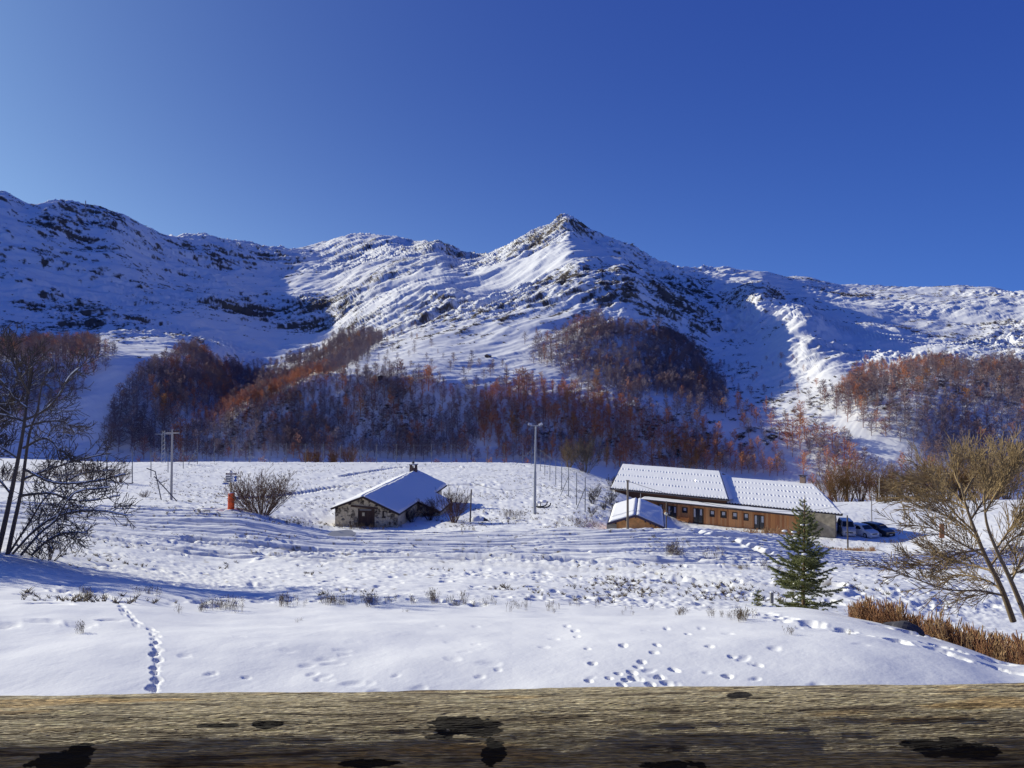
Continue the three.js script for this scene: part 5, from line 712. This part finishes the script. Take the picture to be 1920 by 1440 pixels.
const forest = []; {
  const P = mGeo.attributes.position, grid = new Map(), order = mVis.map((v) => v); for (let i = order.length - 1; i > 0; i--) { const j = Math.floor(rnd() * (i + 1)); [order[i], order[j]] = [order[j], order[i]]; }
  for (const [px, py, k] of order) {
    if (py < 600 || py > 960) continue; const sx = (rnd() + rnd() + rnd() - 1.5) * 15, sy = (rnd() + rnd() + rnd() - 1.5) * 11, jx = 22 * fbm(px * .012, py * .02 + 5, 2), jy = 16 * fbm(px * .014 + 9, py * .02, 2), z = ZONES.find((q) => inPoly(px + jx + sx, py + jy + sy, q.p)); if (!z) continue;
    if (Math.hypot((px - 908) / 34, (py - 848) / 13) < 1 || Math.hypot((px - 1240) / 40, (py - 758) / 14) < 1) continue;
    const x = P.getX(k) + rr(-1, 1), zz = P.getZ(k) + rr(-1, 1), y = P.getY(k), clump = fbm(x * .018 + 3, zz * .018, 2), s = z.s * (1 + .55 * Math.max(-.4, -clump)), gi = Math.floor(x / 12), gj = Math.floor(zz / 12); let ok = clump > -.46 || rnd() < .3;
    for (let a = -1; a <= 1 && ok; a++) for (let b = -1; b <= 1 && ok; b++) for (const q of grid.get(ck(gi + a, gj + b)) || []) if ((q[0] - x) ** 2 + (q[1] - zz) ** 2 + .5 * (q[2] - y) ** 2 < s * s) { ok = false; break; }
    if (!ok) continue; const kk = ck(gi, gj); if (!grid.has(kk)) grid.set(kk, []); grid.get(kk).push([x, zz, y]);
    let u = rnd() + .16 * noise(x * .03, zz * .03 + 9), m = 0; for (const w of z.c) { if (u < w || m === 4) break; u -= w; m++; }
    forest.push({ x, y, z: zz, h: rr(...z.h) * (rnd() < .12 ? 1.25 : 1) * (py > 800 ? 1 : .95), m, g: Math.floor(rnd() * 6), a: rnd() * 6.28, w: rr(.85, 1.35), n: z.n, px, py });
  }
}
const bigness = (t) => t.h / -t.z; forest.sort((a, b) => bigness(b) - bigness(a));
console.log('forest trees', forest.length);
const KIND = ['dark leafless tree', 'brown leafless tree', 'rust coloured tree', 'reddish brown leafless tree', 'orange tinted tree'];
const WHERE = { violet: 'in the dense wood behind the barn', rust: 'in the mixed wood behind the floodlight pole', upper: 'in the steep wood below the summit spur', right: 'in the wood on the slope behind the golden shrubs', rightedge: 'along the top edge of the slope wood', left: 'on the wooded shoulder behind the left tree', gully: 'in the shaded gully behind the power pole', bank: 'on the shaded gully bank', crest: 'along the crest of the spur above the gully', gorge: 'in the deep gorge', sparse: 'standing loose on the open snow slope', low: 'at the foot of the slope behind the lodge' };
forest.slice(0, 300).forEach((t) => { const m = new THREE.Mesh(treeGeos[t.g], treeMats[t.m]); m.name = numbered('woodland_tree'); m.position.set(t.x, t.y, t.z); m.scale.set(t.h * t.w, t.h, t.h * t.w); m.rotation.y = t.a; m.castShadow = m.receiveShadow = true; tag(m, KIND[t.m] + ' ' + WHERE[t.n], 'tree', KIND[t.m] + 's ' + WHERE[t.n]); scene.add(m); });
function scatter(name, label, list, geos, mats) {                // a mass nobody could count, as one group of instanced copies
  const g = thing(name, label, 'vegetation', null, null, 'stuff'), M = new THREE.Matrix4(), q = new THREE.Quaternion(), e = new THREE.Euler();
  for (let a = 0; a < geos.length; a++) for (let b = 0; b < mats.length; b++) { const l = list.filter((t) => t.g === a && t.m === b); if (!l.length) continue; const im = new THREE.InstancedMesh(geos[a], mats[b], l.length); im.name = 'plants'; im.castShadow = im.receiveShadow = true; l.forEach((t, i) => { e.set(t.tx || 0, t.a, t.tz || 0); im.setMatrixAt(i, M.compose(V(t.x, t.y, t.z), q.setFromEuler(e), V(t.h * t.w, t.h, t.h * t.w))); }); g.add(im); }
  return g;
}
{ const g = scatter('forest', 'leafless woods covering the lower slopes of the mountain', forest.slice(300), treeGeos, treeMats); g.userData.category = 'forest'; }
{ // heath and dwarf scrub higher up
  reseed(515); const tuft = (sd) => { reseed(sd); const W = new Wood(); for (let i = 0; i < 16; i++) { const a = rnd() * 6.28; W.limb(V(rr(-.2, .2), -.1, rr(-.2, .2)), V(Math.cos(a), rr(.4, 1.3), Math.sin(a)), rr(.6, 1.1), .05, 0, { wander: .3, up: .05, tip: .03 }); } return W.geo(); };
  const gs = [tuft(61), tuft(62), tuft(63)], ms = [mat(.055, .040, .045, .95), mat(.085, .058, .05, .95), mat(.11, .08, .05, .95)], P = mGeo.attributes.position, N = mGeo.attributes.normal, list = []; reseed(99);
  for (const [px, py, k] of mVis) { if (px < -80 || px > 2000) continue; const x = P.getX(k), y = P.getY(k), z = P.getZ(k), d = -z; if (d < 500) continue; const s = scrub(x, z, d, y, N.getY(k)), low = py > 560 && py < 645 && px < 620 ? .10 : py > 600 && px > 1280 ? .10 : py > 645 && px < 380 ? -.3 : 0; if (s + low < .30 || rnd() > .42) continue; if (rnd() > sm(.30, .60, s + low) + .03) continue; list.push({ x: x + rr(-2, 2), y: y - .1, z: z + rr(-2, 2), h: rr(.7, 1.7) * (d < 900 ? 1.1 : 1.35), w: rr(1, 2), a: rnd() * 6.28, g: Math.floor(rnd() * 3), m: Math.floor(rnd() * 3) }); }
  console.log('scrub', list.length); scatter('mountain_scrub', 'dark heath and dwarf scrub poking through the mountain snow', list, gs, ms);
}
// ---------------------------------------------------------------- dead weeds, reeds and grass
{
  const weed = (sd, n, spread, head) => { reseed(sd); const W = new Wood(); for (let i = 0; i < n; i++) { const a = rnd() * 6.28, r = Math.sqrt(rnd()) * spread, p = V(Math.cos(a) * r, -.05, Math.sin(a) * r), L = rr(.55, 1.05); W.limb(p, V(rr(-.3, .3), 1, rr(-.3, .3)), L, .008, 0, { wander: .09, up: 0, tip: .005, seg: 3 }); const pts = W.paths[W.paths.length - 1][0], e = pts[pts.length - 1]; if (head) { W.path([e, e.clone().add(V(rr(-.05, .05), head, rr(-.05, .05)))], .02, .006, 4); for (let k = 0; k < 3; k++) { const q = pts[1].clone().lerp(pts[3], rnd()); W.limb(q, V(rr(-1, 1), .9, rr(-1, 1)), rr(.12, .3), .006, 0, { wander: .1, up: .02, tip: .004 }); const f = W.paths[W.paths.length - 1][0], u = f[f.length - 1]; W.path([u, u.clone().add(V(rr(-.03, .03), .07, rr(-.03, .03)))], .018, .006, 4); } } } return W.geo(); };
  const gs = [weed(71, 7, .25, .1), weed(72, 9, .3, .12), weed(73, 6, .3, .08)], ms = [mat(.12, .085, .05, .95), mat(.085, .06, .042, .95)], list = []; reseed(717);
  const put = (px, py, n, sx, sy, h) => { for (let i = 0; i < n; i++) { const qx = px + (rnd() + rnd() - 1) * sx, qy = py + (rnd() + rnd() - 1) * sy, d = groundD(qx, qy), p = onGround(qx, d); list.push({ x: p.x, y: p.y - .02, z: p.z, h: rr(.6, 1.2) * h, w: rr(.8, 1.3), a: rnd() * 6.28, tx: rr(-.15, .15), tz: rr(-.15, .15), g: Math.floor(rnd() * 3), m: rnd() < .5 ? 0 : 1 }); } };
  for (const [px, py, n, sx, h] of [[420, 1142, 12, 55, .32], [395, 1140, 6, 25, .32], [440, 1135, 7, 30, .34], [160, 1116, 6, 26, .26], [280, 1118, 9, 26, .28], [530, 1134, 9, 20, .34], [570, 1136, 4, 22, .26], [618, 1133, 14, 22, .38], [648, 1134, 7, 14, .36], [693, 1133, 14, 26, .36], [740, 1130, 5, 30, .24], [815, 1130, 10, 16, .38], [850, 1133, 9, 26, .34], [780, 1132, 3, 14, .28], [910, 1134, 6, 30, .28], [980, 1140, 8, 30, .28], [1030, 1144, 7, 30, .26], [1090, 1140, 5, 40, .24], [1200, 1146, 6, 60, .22], [1280, 1152, 6, 40, .22], [1345, 1160, 8, 25, .26], [1395, 1164, 16, 26, .28], [1270, 1150, 3, 20, .2], [335, 1148, 3, 8, .18], [150, 1182, 3, 5, .24], [1480, 1190, 2, 6, .16], [1595, 1196, 2, 6, .14], [560, 1164, 2, 6, .14], [750, 1148, 4, 20, .12]]) put(px, py, Math.ceil(n * .7), sx, 6, h * .85);
  for (const [px, py, n, sx, sy, h] of [[1265, 1042, 14, 22, 5, .8], [1320, 1046, 8, 40, 6, .6], [960, 968, 26, 30, 10, .6], [1080, 985, 30, 60, 8, .5], [740, 985, 10, 20, 4, .6], [690, 992, 34, 55, 3, .55], [655, 992, 16, 26, 3, .5], [1095, 975, 14, 40, 8, .5], [880, 1000, 8, 40, 5, .5], [1440, 1068, 14, 70, 5, .35], [1680, 1018, 30, 70, 8, .5], [380, 968, 10, 40, 5, .4], [555, 985, 12, 30, 5, .5], [1130, 950, 20, 25, 25, .5]]) put(px, py, n, sx, sy, h);
  scatter('dry_weeds', 'dead weed stalks standing in clumps along the snow crest and track', list, gs, ms);
  // reeds: a dense bed at the right edge and a band in front of the lodge
  const reed = (sd) => { reseed(sd); const W = new Wood(); for (let i = 0; i < 10; i++) { const p = V(rr(-.14, .14), -.05, rr(-.14, .14)); W.limb(p, V(rr(-.22, .22), 1, rr(-.22, .22)), rr(.6, 1.1), .011, 0, { wander: .07, up: 0, tip: .007, seg: 3 }); const pts = W.paths[W.paths.length - 1][0], e = pts[3]; W.path([pts[2].clone().lerp(e, .3), e], .02, .010, 4); if (rnd() < .6) { const q = pts[1]; W.path([q, q.clone().add(V(rr(-.25, .25), rr(-.05, .25), rr(-.25, .25)))], .012, .004, 3); } } return W.geo(); };
  const rg = [reed(81), reed(82), reed(83), reed(84)], rm = [mat(.32, .16, .075, .95), mat(.24, .12, .06, .95), mat(.38, .24, .12, .95)], rl = []; reseed(818);
  const bed = [[1585, 1128], [1640, 1112], [1750, 1130], [1850, 1150], [1990, 1170], [1990, 1245], [1880, 1222], [1780, 1196], [1700, 1170], [1640, 1152]];
  const addReed = (qx, d, h) => { const p = onGround(qx, d); rl.push({ x: p.x, y: p.y - .02, z: p.z, h: rr(.65, 1.15) * h, w: rr(.8, 1.3), a: rnd() * 6.28, tx: rr(-.35, .35), tz: rr(-.45, .45), g: Math.floor(rnd() * 4), m: Math.floor(rnd() * 3) }); };
  for (let i = 0; i < 600; i++) { const u = rnd(), px = lerp(1592, 2010, u), dn = lerp(18.2, 13.9, u), df = lerp(20.5, 19.5, u); addReed(px, lerp(dn, df, Math.pow(rnd(), 1.2)), .85 * (.55 + .8 * Math.abs(fbm(px * .02, 3, 2))) * rr(.6, 1.15)); }
  for (let i = 0; i < 330; i++) { const px = rr(1325, 1485), d = rr(68, 80); addReed(px, d, rr(.4, 1.0) * .95); }
  for (let i = 0; i < 160; i++) addReed(rr(1540, 1640), rr(82, 90), .6);
  const rs = scatter('dry_reeds', 'brown dead reeds in a dense bed at the right edge and before the lodge', rl, rg, rm); rs.userData.category = 'reeds';
  // stubble of grass in the thin snow of the field and beside the track
  const blade = (sd) => { reseed(sd); const W = new Wood(); for (let i = 0; i < 7; i++) W.path([V(rr(-.3, .3), -.1, rr(-.3, .3)), V(rr(-.7, .7), rr(.5, 1), rr(-.7, .7))], .07, .02, 3); return W.geo(); };
  const bl = [], bg = [blade(91), blade(92)], bm = [mat(.15, .12, .08, .95), mat(.10, .075, .06, .95)]; reseed(929);
  for (let i = 0; i < 11000; i++) { const f = i % 3, px = f === 2 ? rr(40, 1700) : rr(280, 1160), py = f === 2 ? rr(1000, 1130) : rr(870, 990), d = groundD(px, py); if (d > 164 || (f < 2 && d < 62)) continue; const x = (px - CX) / FOCAL * d; if (fbm(x * .12 + 4, d * .12, 3) < (f === 2 ? .16 : .05)) continue; const p = onGround(px, d); bl.push({ x: p.x, y: p.y, z: p.z, h: rr(.10, .22) * (f === 2 ? .7 : .85), w: rr(.8, 1.8), a: rnd() * 6.28, g: i % 2, m: rnd() < .5 ? 0 : 1 }); }
  const gb = scatter('grass_stubble', 'sparse grass blades poking through the thin snow of field and track', bl, bg, bm); gb.userData.category = 'grass';
}
renderer.render(scene, camera);
